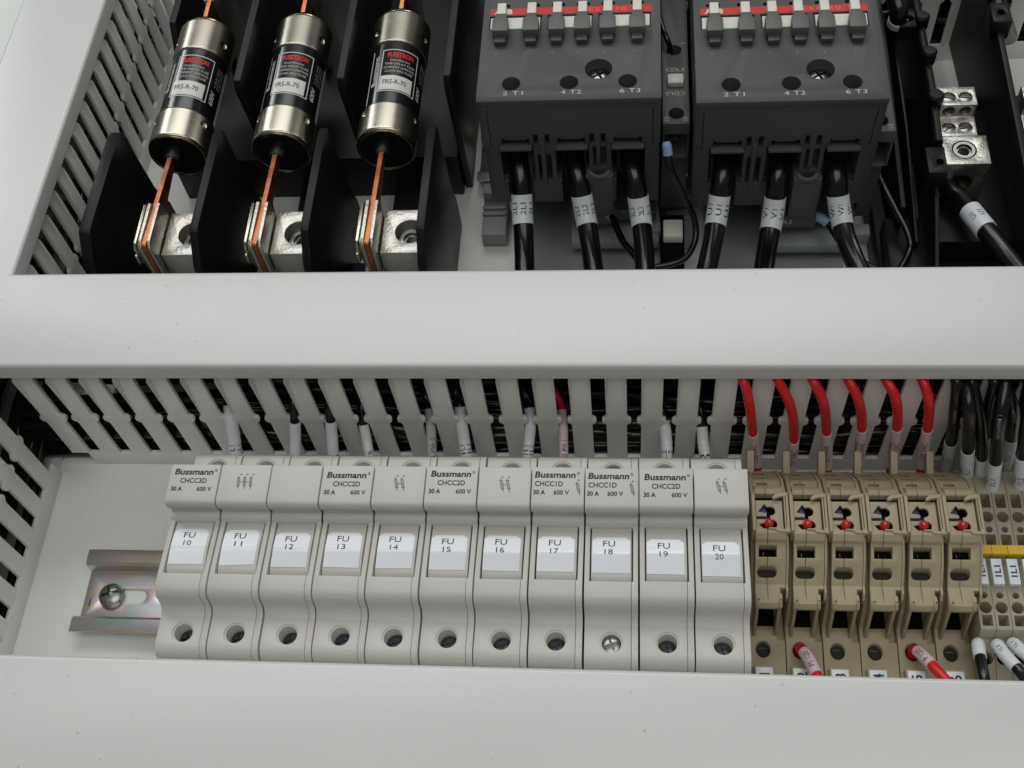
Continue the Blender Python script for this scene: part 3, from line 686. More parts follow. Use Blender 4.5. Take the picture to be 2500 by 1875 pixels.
# ================================================================== NARROW TERMINALS
NX, NP = 301.3, 5.3
def narrow_terminal(x0, label):
    t = thing('narrow_terminal', label, 'terminal block', (x0+2.6, 50, 1), 'narrow grey beige terminal blocks')
    P = [(3, 1), (3, 12), (16, 15.5), (27.5, 18.5), (29, 24), (84, 25.2), (90, 22), (94, 14), (94, 1)]
    cx = x0+2.65
    cuts = [MB().box(cx-1.75, cx+1.75, 74.2, 79.5, 16, 30), MB().cyl((cx, 70.6, 14), 2.05, 20, n=20), MB().cyl((cx, 65.8, 18), 1.15, 20, n=14), MB().box(cx-1.75, cx+1.75, 59.8, 63.8, 16, 30),
            MB().cyl((cx, 41.3, 18), 1.15, 20, n=14), MB().cyl((cx, 36.9, 14), 2.05, 20, n=20), MB().box(cx-1.7, cx+1.7, 30.4, 34.2, 15, 30), MB().cyl((cx, 21.5, 6), 2.1, 20, n=20)]
    part(t, 'housing', MB().prism(P, x0+.06, x0+5.22, 'x'), 'beige_grey', bevel=.14, cut=cuts, ang=40)
    part(t, 'marker_tag', MB().box(x0+.55, x0+4.2, 44.2, 53.6, 24.6, 27.2), 'sleeve', bevel=.15)
    return t
n0 = narrow_terminal(NX, ''); narrow = [n0]
for k in range(1, 6):
    r, _ = dup(n0, (NP*k, 0, 0)); shift_base(r); narrow.append(r)
nl = ['half hidden behind the last beige fused block', 'first fully seen, tagged 1L1 with a black wire below', 'second fully seen, tagged 1L1', 'third fully seen, tagged 1L2', 'near the right edge, tagged 1L2', 'cut off by the right edge']
for k, t in enumerate(narrow):
    t['label'] = 'narrow grey beige terminal block, '+nl[k]
    tag = [c for c in t.children if c.name.startswith('marker_tag')][0]
    letters(tag, ['1L1', '1L1', '1L1', '1L2', '1L2', '1L2'][k], 2.0, (NX+NP*k+2.4, 49, 27.2), ux=(0, 1, 0), uy=(-1, 0, 0), bold=.03, w=4.2, mat_='blue_res')
for k, (a, b) in enumerate(((0, 2), (2.12, 4.1), (4.2, 6.2))):
    t = thing('jumper', ['yellow jumper bridging the two narrow terminals beside the beige blocks', 'yellow jumper second from the beige blocks', 'yellow jumper at the right edge of the narrow terminals'][k], 'jumper', (NX+NP*a+5, 56, 25), 'yellow jumpers on the narrow terminals')
    part(t, 'bar', MB().box(NX+NP*a+.3+(2 if k == 0 else 0), NX+NP*b-.1+1.6, 54.8, 58.2, 24.6, 28.6), 'yellow', bevel=.2)
    part(t, 'seam', MB().box(NX+NP*(a+b)/2+1, NX+NP*(a+b)/2+1.15, 54.75, 58.25, 24.6, 28.64), 'ink')

# black wires dropping behind the last fused block
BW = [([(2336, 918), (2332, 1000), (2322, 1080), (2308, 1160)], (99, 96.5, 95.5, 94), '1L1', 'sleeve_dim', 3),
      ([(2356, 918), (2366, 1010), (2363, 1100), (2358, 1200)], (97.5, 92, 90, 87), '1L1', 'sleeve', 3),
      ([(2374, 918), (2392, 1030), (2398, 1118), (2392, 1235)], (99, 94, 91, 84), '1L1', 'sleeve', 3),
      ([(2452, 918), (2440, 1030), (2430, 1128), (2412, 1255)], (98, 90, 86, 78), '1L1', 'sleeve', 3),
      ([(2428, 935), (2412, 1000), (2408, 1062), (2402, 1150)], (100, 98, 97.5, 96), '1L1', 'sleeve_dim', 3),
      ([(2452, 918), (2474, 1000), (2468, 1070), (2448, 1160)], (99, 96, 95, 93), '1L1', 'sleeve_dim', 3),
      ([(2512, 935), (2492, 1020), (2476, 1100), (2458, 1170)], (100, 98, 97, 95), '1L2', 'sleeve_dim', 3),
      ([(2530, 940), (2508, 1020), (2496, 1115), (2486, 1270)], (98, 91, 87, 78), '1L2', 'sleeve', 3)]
bl_ = ['behind the last beige tab, grey sleeve', 'white sleeve just right of the last beige tab', 'third from the left of its bunch, short sleeve', 'large loop with white print and long white sleeve',
       'half hidden behind the long white sleeve', 'bowed out to the right with grey sleeve high up', 'with round cut sleeve end in the shade', 'at the right edge ending in a terminal hole']
for k, (P, ys, wd, sm, i5) in enumerate(BW):
    Q = [U(*p, y=y) for p, y in zip(P, ys)]
    Q[0] = U(P[0][0], 932+4*(k % 3), y=101.4)
    pts = [(Q[0].x-4, 118, 50), (Q[0].x-1, 108, 63)]+Q+[Vector((Q[-1].x, Q[-1].y-3, max(12, Q[-1].z-10)))]
    L = arclen(spline(pts)); s0 = L[36]/L[-1]; s1 = L[45]/L[-1]
    wire('black_wire', 'black wire '+bl_[k]+', printed '+wd, pts, 2.1 if k != 3 else 2.25, 'cable', sleeve=(s0, s0+(s1-s0)*(.62 if k in (3, 7) else .8), wd, sm, 2.4, 2.1, (0, 1.1)), group='black wires dropping from the duct to the narrow terminals',
         prints=[(L[22]/L[-1], L[32]/L[-1], 'OR MAWM  I', .0, 1.1)] if k == 3 else ([(L[22]/L[-1], L[32]/L[-1], '(UL) E2054', .0, 1.0)] if k in (0, 5) else None))
# black wires leaving the fronts of the narrow terminals
for k, (px, wd) in enumerate((([(2388, 1572), (2392, 1600), (2402, 1650), (2410, 1700)], ''), ([(2434, 1575), (2452, 1598), (2490, 1640), (2530, 1690)], '1L1'), ([(2472, 1572), (2495, 1590), (2540, 1625), (2580, 1660)], '1L1'))):
    cx = NX+NP*(k+.5)
    pts = [(cx, 23, 6), (cx, 22, 12), U(*px[0], z=20), U(*px[1], z=24), U(*px[2], z=27), U(*px[3], z=27)]
    wire('black_wire', 'black wire with white sleeve leaving the front of a narrow terminal, '+['leftmost of three', 'middle of three', 'rightmost of three'][k], pts, 1.9, 'cable', sleeve=(.34, .62 if k == 0 else .74, wd, 'sleeve', 2.2, 1.5, (0,)), flip=-1, group='black wires leaving the fronts of the narrow terminals')

# ================================================================== CARTRIDGE FUSES AND THEIR BLOCK
ZF = 62
FX = [-5.7, 38.6, 82.6]
FY = [(214.6, 230.8, 265.4, 284.4), (215.2, 231, 266, 285.2), (215.6, 231.2, 266.2, 285.6)]
LA = [14, 11, 19]
fuse_names = ['left', 'middle', 'right']
def cyl_fn(xc, rr, ang0, yc, lift=.0, along=False):
    def fn(x, y):
        a = math.radians(ang0)+(x if not along else -y)/rr; yy = yc+(y if not along else x)
        return Vector((xc+(rr+lift)*math.sin(a), yy, ZF+(rr+lift)*math.cos(a)))
    return fn
def cyl_patch(parent, name, xc, rr, a0, a1, y0, y1, m):
    n = max(2, int(abs(a1-a0)/5)); mb = MB()
    for i in range(n+1):
        a = math.radians(a0+(a1-a0)*i/n)
        for y in (y0, y1): mb.v.append(Vector((xc+rr*math.sin(a), y, ZF+rr*math.cos(a))))
    mb.f = [[2*i, 2*i+1, 2*i+3, 2*i+2] for i in range(n)]
    return part(parent, name, mb, m, smooth=60)
for i, xc in enumerate(FX):
    y0, y1, y2, y3 = FY[i]
    t = thing('cartridge_fuse', ['black cartridge fuse with steel end caps, leftmost of three beside the slotted duct', 'black cartridge fuse with steel end caps in the middle of the three', 'black cartridge fuse showing its vertical Bussmann print, nearest the contactors'][i], 'fuse', (xc, (y0+y3)/2, ZF-12.4), 'large cartridge fuses')
    if i == 1: t['label'] = 'black cartridge fuse with steel end caps, standing between the other two'
    if i == 2: t['label'] = 'black cartridge fuse with vertical white print along its left side, nearest the contactors'
    R = 12.4
    tb = part(t, 'tube', MB().cyl((xc, y1-1, ZF), 11.85, y2-y1+2, 'y', 56), 'fuse_black', smooth=40)
    for (a, b, s) in ((y0, y1, 1), (y3, y2, -1)):
        prof = [(R-1.5, a-.0), (R-.55, a+s*.22), (R-.12, a+s*.75), (R, a+s*1.3), (R, a+s*1.7), (R, a+s*6), (R, b-s*1.0), (R, b-s*.5), (R-.3, b-s*.08), (R-.6, b), (11.7, b)]
        dm = []
        for ang in (LA[i]+47, LA[i]-62, LA[i]+165):
            q = math.radians(ang); dm.append(MB().lathe([(2.3*math.sin(j*math.pi/8)+.001, -2.3*math.cos(j*math.pi/8)) for j in range(9)], (xc+(R+1.35)*math.sin(q), a+s*11.5, ZF+(R+1.35)*math.cos(q)), 'z', 14))
        part(t, 'end_cap', MB().lathe(prof, (xc, 0, ZF), 'y', 64), 'steel', smooth=40, cut=dm)
        part(t, 'cap_rim', MB().lathe([(R-1.9, a-s*.15), (R-1.2, a-s*.45), (R-.6, a-s*.2), (R-.9, a+s*.5)], (xc, 0, ZF), 'y', 64, ring=True), 'rim', smooth=60)
        part(t, 'end_plug', MB().cyl((xc, min(a-s*.2, a+s*.3), ZF), R-1.35, .5, 'y', 48), 'black')
        part(t, 'hub', MB().lathe([(3.6, a-s*.1), (3.4, a-s*6.4), (2.8, a-s*7)], (xc, 0, ZF+3.2), 'y', 24), 'black')
    bl = part(t, 'blade', MB().prism([(160.2, ZF-10), (160.2, ZF+8.0), (161, ZF+8.6), (184, ZF+7.4), (y0-4.5, ZF+6.2), (y0-4.5, ZF+2), (188, ZF), (185, ZF-10)], xc-.95, xc+.95, 'x'), 'copper', bevel=.2)
    bl2 = part(t, 'blade', MB().box(xc-.95, xc+.95, y3+4.5, 335, ZF-9, ZF+8.6), 'copper', bevel=.2)
    A = LA[i]
    # printed label
    f_ = lambda yc, lift=.05, off=0: cyl_fn(xc, 11.9, A+off, yc, lift)
    hw = 39
    for (p, q, r_, s_) in ((-hw, hw, 261.0, 261.45), (-hw, hw, 237.3, 237.7)): cyl_patch(tb, 'label_line', xc, 11.93, A+p, A+q, r_, s_, 'fuse_white')
    for sgn in (-1, 1): cyl_patch(tb, 'label_line', xc, 11.93, A+sgn*hw, A+sgn*(hw-2), 237.3, 261.3, 'fuse_white')
    cyl_patch(tb, 'label_panel', xc, 11.93, A-hw+3, A+hw-8, 238.2, 246.2, 'fuse_white')
    letters(tb, 'FUSETRON', 2.5, fn=f_(258.2), w=11.2, mat_='red_ink', bold=.03)
    letters(tb, 'Dual-Element', 1.15, fn=f_(255.1), w=8.6, mat_='fade_ink')
    letters(tb, 'TIME-DELAY FUSE', 1.2, fn=f_(253.0), w=13, mat_='fade_ink')
    letters(tb, 'CURRENT LIMITING', 1.2, fn=f_(250.9), w=13.4, mat_='fade_ink')
    letters(tb, 'CLASS RK5 FUSE', 1.2, fn=f_(248.8), w=12, mat_='fade_ink')
    letters(tb, 'FRS-R-70', 2.5, fn=f_(242.6, .08, -6), w=10.2, mat_='inkgrey', bold=.01)
    letters(tb, '600V', 2.3, fn=cyl_fn(xc, 11.9, A+51, 242.0, .05, True), w=7.4, mat_='white_ink', bold=.01)
    for j, wd in enumerate(('AC OR LESS   50-60 Hz', 'INTERRUPTING RATING', '200,000 AMPS RMS')): letters(tb, wd, 1.0, fn=cyl_fn(xc, 11.9, A+52+j*7.5, 254.0, .05, True), w=11, mat_='dim_ink')
    letters(tb, 'Bussmann', 2.3, fn=cyl_fn(xc, 11.9, A-52, 250, .05, True), w=17, mat_='white_ink', bold=.01)
    cyl_patch(tb, 'label_panel', xc, 11.93, A+76, A+98, 232, 262, 'fuse_white')
    cyl_patch(tb, 'label_line', xc, 11.93, A-66, A-63, 232, 263, 'fuse_white')

fb = thing('fuse_block', 'black three pole fuse block with upright barriers holding the cartridge fuses', 'fuse block', (38, 240, 0))
BX = [-27.5, 16, 59.6, 104.2]
for (a, b) in ((150, 200), (250, 400)):
    part(fb, 'base', MB().box(-27, 105.5, a-6, b, .1, 26) if a > 200 else MB().box(-27, 104.5, a, 196, .1, 12), 'black', bevel=.6)
for i, x in enumerate(BX):
    lowp = [(150.5, .3), (151, 58), (153.5, 66), (162.5, 76.5), (164, 77), (212.5, 77), (216.2, 75), (219.4, 37), (225, 20), (226, .3)]
    part(fb, 'barrier', MB().prism(lowp, x-1.7 if i else x-2.6, x+1.7 if i else x+2.2, 'x'), 'black', bevel=.5)
    up = [(248, .3), (240, 72), (242, 77), (400, 77), (400, .3)] if i else [(268, .3), (300, 58), (400, 60), (400, .3)]
    dx = (0, 3, 3.5, 3.5)[i]
    part(fb, 'barrier', MB().prism(up, x-1.6+dx, x+1.6+dx, 'x'), 'black', bevel=.5)
for i, xc in enumerate(FX):
    part(fb, 'bridge', MB().box(xc-7, xc+10, 196.2, 243.8, .1, 12), 'black', bevel=.5)
    # spring clip jaws around each blade
    for sgn in (-1, 1):
        xa = xc+sgn*1.15
        P = [(160.5, ZF-9), (160.2, ZF+7), (162.5, ZF+9.0), (181.5, ZF+9.0), (183, ZF+6), (183.5, ZF-12), (160.5, ZF-12)]
        part(fb, 'clip_jaw', MB().prism(P, *sorted((xa, xa+sgn*1.3)), 'x'), 'alu', bevel=.25)
    part(fb, 'clip_spring', MB().prism([(160.2, ZF-2), (160, ZF+6), (162, ZF+8.2), (181.5, ZF+8.2), (183, ZF-2)], xc-4.5, xc-3.4, 'x').prism([(160.2, ZF-6), (160, ZF+5.5), (162, ZF+7.4), (181.5, ZF+7.4), (183, ZF-6)], xc-3.1, xc-2.6, 'x').box(xc-4.6, xc-3.6, 158.6, 160.1, ZF-1, ZF+4), 'steel', bevel=.2)
    part(fb, 'blade_support', MB().box(xc-5, xc+3, 161, 186, 12, ZF-12.5), 'screw_dark', bevel=.3)
    for (ya, yb) in ((163.5, 185.0),):
        x1 = BX[i+1]-1.9; x0 = xc+3.0
        lug = MB().box(x0, x1, ya, yb, 12, ZF-1.5)
        hc = (x1-5.9, ya+10.6)
        part(fb, 'lug', lug, 'alu', bevel=.35, cut=[MB().cyl((hc[0], hc[1], ZF-14), 5.7, 30, n=32), MB().cyl((hc[0], ya-5, 27), 4.4, 40, 'y', n=28)])
        part(fb, 'set_screw', MB().lathe([(5.5, ZF-13), (5.5, ZF-7.4), (5.0, ZF-6.6), (3.4, ZF-6.6), (3.2, ZF-8), (.01, ZF-8)], (hc[0], hc[1], 0), n=6*4), 'screw', cut=[MB().cyl((hc[0], hc[1], ZF-11.5), 2.6, 9, n=6)], smooth=30)
    # far clips half in the shade
    for sgn in (-1, 1):
        xa = xc+sgn*1.15
        part(fb, 'clip_jaw', MB().box(*sorted((xa, xa+sgn*1.4)), 299, 322, 15, ZF+9), 'alu', bevel=.3)

# ================================================================== CONTACTORS
def contactor(label):
    X0 = 125.0; X = lambda a: X0+a
    t = thing('contactor', label, 'contactor', (X0+34.6, 262, 7), 'dark grey contactors')
    hc = [12.9, 34.8, 56.8]
    top = [(205.6, 74.2), (205.2, 96), (204.2, 97.6), (204.4, 99.4), (206, 100.2), (312, 100.2), (312, 74.2)]
    cuts = [MB().cyl((X(h), 212.6, 88), 3.55, 20, n=32) for h in hc]+[MB().cyl((X(45.8), 219.4, 88), 5.2, 20, n=40)]
    cuts += [MB().box(X(h-5.4), X(h+5.4), 200, 209, 70, 77.6) for h in hc]
    for c in (20.9, 25.4, 42.8, 47.2): cuts.append(MB().box(X(c-.95), X(c+.95), 200, 209, 70, 80))
    cuts += [MB().box(X(3.0), X(3.35), 204, 206.6, 72, 94), MB().box(X(66.2), X(66.55), 204, 206.6, 72, 94)]
    for a in (2.6, 25.4, 45.2): cuts.append(MB().box(X(a), X(a+20.6 if a < 20 else a+17.6 if a < 30 else a+20.4), 241.3, 249.6, 99.2, 101))
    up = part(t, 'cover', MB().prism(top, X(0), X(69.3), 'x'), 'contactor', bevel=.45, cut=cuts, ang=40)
    # lower body with cable ways
    low = [(206.2, 39), (205.9, 74), (300, 74), (300, 39)]
    cuts = [MB().box(X(h-6.6), X(h+6.6), 200, 232, 52, 73) for h in hc]+[MB().box(X(h-4.9), X(h+4.9), 200, 222, 36, 60) for h in hc]+[MB().box(X(21.0), X(26.4), 200, 212, 52, 68), MB().box(X(43.0), X(48.4), 200, 210, 60, 72)]
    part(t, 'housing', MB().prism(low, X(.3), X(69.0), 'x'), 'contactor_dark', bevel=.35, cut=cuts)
    for h in hc:
        part(t, 'terminal_ledge', MB().box(X(h-6.3), X(h+6.3), 203.6, 209, 72.6, 73.9), 'contactor', bevel=.2)
        part(t, 'clamp', MB().box(X(h-4.4), X(h+4.4), 212, 228, 66, 76.5).box(X(h-4.5), X(h+4.2), 206.6, 207.2, 75.2, 76.6), 'alu' if False else 'screw_dark', bevel=.3)
        for sgn in (-1, 1): part(t, 'guide', MB().prism([(X(h+sgn*6.9), 206.4), (X(h+sgn*6.9), 208.5), (X(h+sgn*4.6), 208.5)], 49, 54, 'z'), 'contactor', bevel=.1)
    part(t, 'centre_rib', MB().box(X(22.5), X(24.2), 205.2, 208, 50, 76), 'contactor_dark', bevel=.2)
    part(t, 'centre_rib', MB().box(X(44.4), X(45.9), 205.2, 208, 62, 76), 'contactor_dark', bevel=.2)
    part(t, 'base', MB().box(X(2), X(67.5), 236, 300, 7, 42.1), 'contactor_dark', bevel=.4)
    # coil terminal and boss
    part(t, 'boss', MB().box(X(39.8), X(50.8), 203.6, 214, 34, 57.2), 'contactor', bevel=.4, cut=[MB().cyl((X(45.2), 207.0, 45), 3.1, 20, n=28)])
    part(t, 'boss_ring', MB().lathe([(3.2, 57.1), (4.6, 57.1), (4.6, 58.0), (3.2, 58.0)], (X(45.2), 207.0, 0), n=32, ring=True), 'clip_grey')
    part(t, 'ear_plate', MB().box(X(32), X(68.6), 209.5, 236, 22, 28), 'contactor_dark', bevel=1.0, cut=[MB().cyl((X(63.6), 214.6, 15), 1.9, 20, n=20)])
    tb = part(t, 'coil_terminal', MB().box(X(33), X(52), 206.0, 214, 24, 31.5), 'auxgrey', bevel=.4)
    letters(tb, 'A3', 2.8, (X(40.2), 206.0, 28.0), ux=(1, 0, 0), uy=(0, 0, 1), mat_='fade_ink', w=4.2)
    part(t, 'foot', MB().box(X(32), X(70), 203, 240, 10.5, 16).box(X(64), X(76), 207, 213, 10.5, 18), 'lightgrey', bevel=.8)
    part(t, 'foot_plate', MB().box(X(8), X(88 if False else 66), 190, 240, 2.0, 5), 'lightgrey', bevel=.5)
    # printed band, strips, indicator clips
    band = part(t, 'red_band', MB().box(X(2.6), X(65.8), 250.0, 253.6, 100.2, 100.28), 'red_band')
    letters(band, 'ABB', 2.5, (X(7.8), 251.8, 100.3), w=7.2, mat_='white_ink', bold=.05)
    letters(band, 'AE50-30', 2.0, (X(46.8), 251.8, 100.3), w=18, mat_='pink_ink', space=1.3)
    for a, w_ in ((3.1, 19.4), (26.0, 16.6), (45.8, 19.3)): part(t, 'label_strip', MB().box(X(a), X(a+w_), 242.0, 248.2, 99.25, 100.55), 'tab_white', bevel=.2)
    tx = [7.6, 19.4, 29.4, 39.2, 49.0, 60.3]
    for j, a in enumerate(tx):
        part(t, 'indicator_tab', MB().box(X(a-1.75), X(a+1.75), 245.2, 252.0, 101.0, 104.8), 'tab_white', bevel=.4)
        blk = MB().prism([(X(a-2.1), 243.2), (X(a-2.1), 245.2), (X(a+2.1), 245.2), (X(a+2.1), 243.2), (X(a+3.1), 242.0), (X(a+3.1), 235.6), (X(a-3.1), 235.6), (X(a-3.1), 242.0)], 101.4, 105.6, 'z')
        part(t, 'indicator_clip', blk, 'clip_grey', bevel=.35)
        part(t, 'clip_stem', MB().box(X(a-2.1), X(a+2.1), 232.6, 237, 100, 102.6), 'contactor', bevel=.2)
        part(t, 'vent_slot', MB().box(X(a-2.6), X(a+2.6), 254.4, 256, 100.1, 100.24), 'blackin')
        letters(up, '0-1-2-3-4-5-'[2*j:2*j+2], 1.1, (X(6.4+[0, 11.6, 21.6, 31.6, 41.6, 53.1][j]), 228.5, 100.2), mat_='dim_ink')
    for h, wd in zip(hc, ('2 T1', '4 T2', '6 T3')):
        letters(up, wd, 2.0, (X(h+.9), 207.6, 100.2), w=7.6, mat_='fade_ink', bold=.0, space=1.1)
        part(t, 'hole_shade_fill', MB().cyl((X(h), 212.6, 88.2), 3.3, .3), 'blackin')  # shade at the bottom of the hole, painted as a black disc
    cross_screw(t, (X(45.8), 220.2, 95.4), 4.4, 'screw', slot=False, rot=.5)
    part(t, 'rail_clip', MB().box(X(-8.5), X(2.5), 213, 236, 1, 9).box(X(-8.5), X(2), 232, 238, 9, 15).box(X(-8.8), X(2), 227, 229, 9, 10.2).box(X(-8.8), X(2), 223.5, 225.5, 9, 10.2), 'lightgrey', bevel=.5)
    return t
c1 = contactor('dark grey contactor with red printed band, left of the two beside the fuses')
c2, _ = dup(c1, (82.0, -3.2, 0), 'dark grey contactor with red printed band, right of the two beside the black barriers')

# auxiliary contact blocks at the contactors' right sides
def aux(x0, dy, label, latch=True, w=10.6):
    t = thing('auxiliary_contact', label, 'contact block', (x0+5.6, 262, 7), 'auxiliary contact blocks')
    Z = 78
    P = [(211.5+dy, 74), (211.5+dy, Z), (300, Z), (300, 20), (218+dy, 20), (218+dy, 55), (212+dy, 58)]
    x1 = x0; x0 = x0+w-10.6
    b = part(t, 'body', MB().prism(P, x1, x1+w, 'x'), 'auxgrey', bevel=.35, cut=[MB().cyl((x0+5, 252+dy, 60), 2.9, 30, n=24), MB().cyl((x0+5.4, 217.2+dy, 60), 2.9, 30, n=24), MB().box(x1+.8, x1+w-.8, 205+dy, 222+dy, 58, 72)])
    for yy in (252+dy, 217.2+dy): part(t, 'screw', MB().cyl((x0+5.2, yy, 66), 2.6, 1), 'screw_dark')
    letters(b, 'CDL5', 1.9, (x0+5.2, 240.8+dy, Z), w=7.4, mat_='fade_ink')
    letters(b, 'CDL5', 1.9, (x0+5.2, 227.6+dy, Z), ux=(-1, 0, 0), uy=(0, -1, 0), w=7.4, mat_='fade_ink')
    for (a, wd) in ((1.6, 'NO'), (8.8, 'HN')):
        letters(b, wd, .9, (x0+a, 214.6+dy, Z), mat_='fade_ink'); letters(b, 'XX', .9, (x0+a, 213.2+dy, Z), mat_='fade_ink')
    letters(b, 'NR', .9, (x0+8.6, 255.8+dy, Z), mat_='fade_ink')
    part(t, 'push_button', MB().box(max(x0+2.0, x1+.2), x0+8.6, 231.4+dy, 236.8+dy, Z-2, Z+2.2), 'tab_white', bevel=.8)
    if latch: part(t, 'latch_box', MB().box(x0+1.2, x0+9.4, 198.5+dy, 207.5+dy, 20, 25), 'tab_white', bevel=.6)
    if latch: part(t, 'latch_seat', MB().box(x0+.2, x0+10.2, 190+dy, 214+dy, 5, 20), 'blackin', bevel=.4)
    return t
a1 = aux(195.2, 0, 'dark auxiliary contact block printed CDL5, squeezed between the two contactors')
a2 = aux(276.5, -6, 'dark auxiliary contact block at the right side of the right contactor', latch=False, w=6.4)

# heavy cables leaving the contactors
CB = [([(1266, 385), (1272, 440), (1275, 510), (1279, 590), (1281, 665)], '2L1', 'left cable of the left contactor'),
      ([(1402, 388), (1413, 440), (1427, 515), (1440, 590), (1450, 665)], '2L2', 'middle cable of the left contactor'),
      ([(1538, 388), (1551, 440), (1563, 520), (1571, 590), (1575, 665)], '2L3', 'right cable of the left contactor'),
      ([(1766, 388), (1762, 440), (1752, 515), (1740, 590), (1724, 665)], 'U1', 'left cable of the right contactor'),
      ([(1901, 388), (1897, 440), (1887, 525), (1874, 600), (1864, 665)], 'V1', 'middle cable of the right contactor'),
      ([(2036, 388), (2042, 440), (2051, 515), (2068, 590), (2100, 665)], 'W1', 'right cable of the right contactor')]
for k, (P, wd, lb) in enumerate(CB):
    dd = 0 if k < 3 else -3.2
    Q = [U(*p, y=y+dd) for p, y in zip(P, (213, 204.5, 196, 184, 170))]
    q0 = Q[0]; e = Q[-1]; d_ = (Q[-1]-Q[-2])
    pts = [(q0.x, q0.y+10, q0.z+1.5)]+Q+[e+d_*.6+Vector((0, 0, 2)), Vector((e.x+d_.x*1.2, 138, 46)), Vector((e.x+d_.x*2, 122, 40))]
    L = arclen(spline(pts)); i2, i4 = 9*2, 9*4
    s0 = (L[i2]+(L[i2+9]-L[i2])*.48)/L[-1]; s1 = (L[27]+(L[36]-L[27])*.48)/L[-1]
    wire('power_cable', 'thick black power cable with white sleeve printed %s, %s' % (wd, lb), pts, 4.05, 'cable', sleeve=(s0, s1, wd, 'sleeve', 4.35, 2.2, (-.95, -.1, .75), 5.6), group='thick black cables leaving the contactors', cat='cable')
# thin control wires with blue ferrules
def ctl(label, px, zs, r=1.15, fer=None):
    pts = [U(*p, z=z) for p, z in zip(px, zs)]
    wire('control_wire', label, pts, r, 'cable', ferrule=fer, group='thin black control wires')
ctl('thin black wire with blue ferrule looping down from the block between the contactors', [(1627, 346), (1629, 362), (1637, 410), (1661, 463), (1682, 504), (1697, 545), (1697, 586), (1676, 627), (1641, 644), (1600, 652)], [76, 74, 66, 52, 42, 36, 32, 30, 30, 30], 1.35, (.0, .07, 1.9))
ctl('thin black wire with blue ferrule between the cables 2L2 and 2L3', [(1465, 511), (1476, 519), (1495, 530), (1508, 562), (1524, 594), (1548, 622), (1570, 655)], [27, 28, 29, 29, 29, 29, 29], 1.5, (.0, .2, 2.0))
ctl('thin black wire with blue ferrule beside the third cable of the right contactor', [(1972, 524), (1984, 527), (2002, 531), (2025, 550), (2052, 590), (2105, 640), (2140, 660)], [26, 27, 27, 26, 25, 25, 25], 1.5, (.0, .25, 2.0))
ctl('thin black wire curving down beside the right contactor', [(2128, 385), (2140, 420), (2166, 470), (2192, 520), (2215, 566), (2222, 605), (2205, 645), (2190, 665)], [45, 43, 40, 36, 33, 30, 30, 30], 1.4)
ctl('thin black wire hanging behind the left contactor at the top edge', [(1604, -30), (1608, 30), (1622, 80), (1634, 110), (1636, 130)], [84, 84, 83, 80, 74], 1.1)

# ================================================================== POWER DISTRIBUTION BLOCK (right)
pb = thing('distribution_block', 'black power distribution block with stepped aluminium lug at the right', 'distribution block', (322, 230, 0), 'power distribution blocks')
part(pb, 'base', MB().box(285, 380, 150, 284, .1, 16), 'black', bevel=.8)
part(pb, 'pedestal', MB().box(306, 336, 190, 262, 16, 30), 'black', bevel=.6)
def lugstack(t, dx, full=True):
    X = lambda a: a+dx
    part(t, 'upper_lug', MB().prism([(229, 30), (229, 49.5), (239.6, 49.5), (239.6, 56), (249.6, 56), (249.6, 30)], X(308.2), X(322.6), 'x'), 'alu', bevel=.3,
         cut=[MB().cyl((X(312.0), 233.6, 40), 2.75, 20, n=24), MB().cyl((X(318.6), 233.6, 40), 2.75, 20, n=24), MB().cyl((X(312.0), 244.2, 52), 2.75, 20, n=24), MB().cyl((X(318.6), 244.2, 52), 2.75, 20, n=24), MB().cyl((X(312), 232, 52.6), 2.5, 12, 'y', n=24), MB().cyl((X(318.6), 232, 52.6), 2.5, 12, 'y', n=24)])
    for x, y, z in ((312, 233.6, 48.6), (318.6, 233.6, 48.6), (312, 244.2, 55.2), (318.6, 244.2, 55.2)): cross_screw(t, (X(x), y, z), 2.6, 'screw', slot=True, rot=random.uniform(-.8, .8), dome=.2)
    part(t, 'main_lug', MB().box(X(308), X(325.6), 213.4, 228.4, 28, 50), 'alu', bevel=.35, cut=[MB().cyl((X(316.2), 221, 40), 4.9, 20, n=32), MB().cyl((X(315.8), 208, 38), 5.2, 20, 'y', n=28)])
    part(t, 'set_screw', MB().lathe([(4.7, 44), (4.7, 49.2), (4.3, 49.9), (3.1, 49.9), (2.9, 48.6), (.01, 48.6)], (X(316.2), 221, 0), n=30), 'screw', cut=[MB().cyl((X(316.2), 221, 44.5), 2.5, 9, n=6)], smooth=30)
lugstack(pb, 0)
# barrier plates: thin black walls with rounded top beads
def plate(t, pts, x_slope, th, name='barrier', bead=0):
    """pts: (x, y, z) along the top edge; the wall drops to the base"""
    mb = MB(); n = len(pts)
    for (x, y, z) in pts:
        for dx in (-th/2, th/2):
            for zz in (10, z): mb.v.append(Vector((x+dx, y, zz)))
    for i in range(n-1):
        a, b = 4*i, 4*i+4
        mb.f += [[a, a+1, b+1, b], [a+2, b+2, b+3, a+3], [a+1, a+3, b+3, b+1], [a, b, b+2, a+2]]
    mb.f += [[0, 2, 3, 1], [4*n-4, 4*n-3, 4*n-1, 4*n-2]]
    part(t, name, mb, 'black', bevel=.3)
    if bead: part(t, 'barrier_bead', MB().sweep([Vector((p[0], p[1], p[2])) for p in pts], bead, n=12), 'black', smooth=60)
plate(pb, [(305.6, 222, 53), (306.2, 252, 54), (305.4, 300, 56), (304.6, 330, 56)], 0, 2.0, bead=1.9)
part(pb, 'bead_knob', MB().lathe([(3.4, 54), (3.4, 58.5), (2.6, 59.4), (.01, 59.5)], (306.2, 243, 0), n=24), 'black', smooth=40)
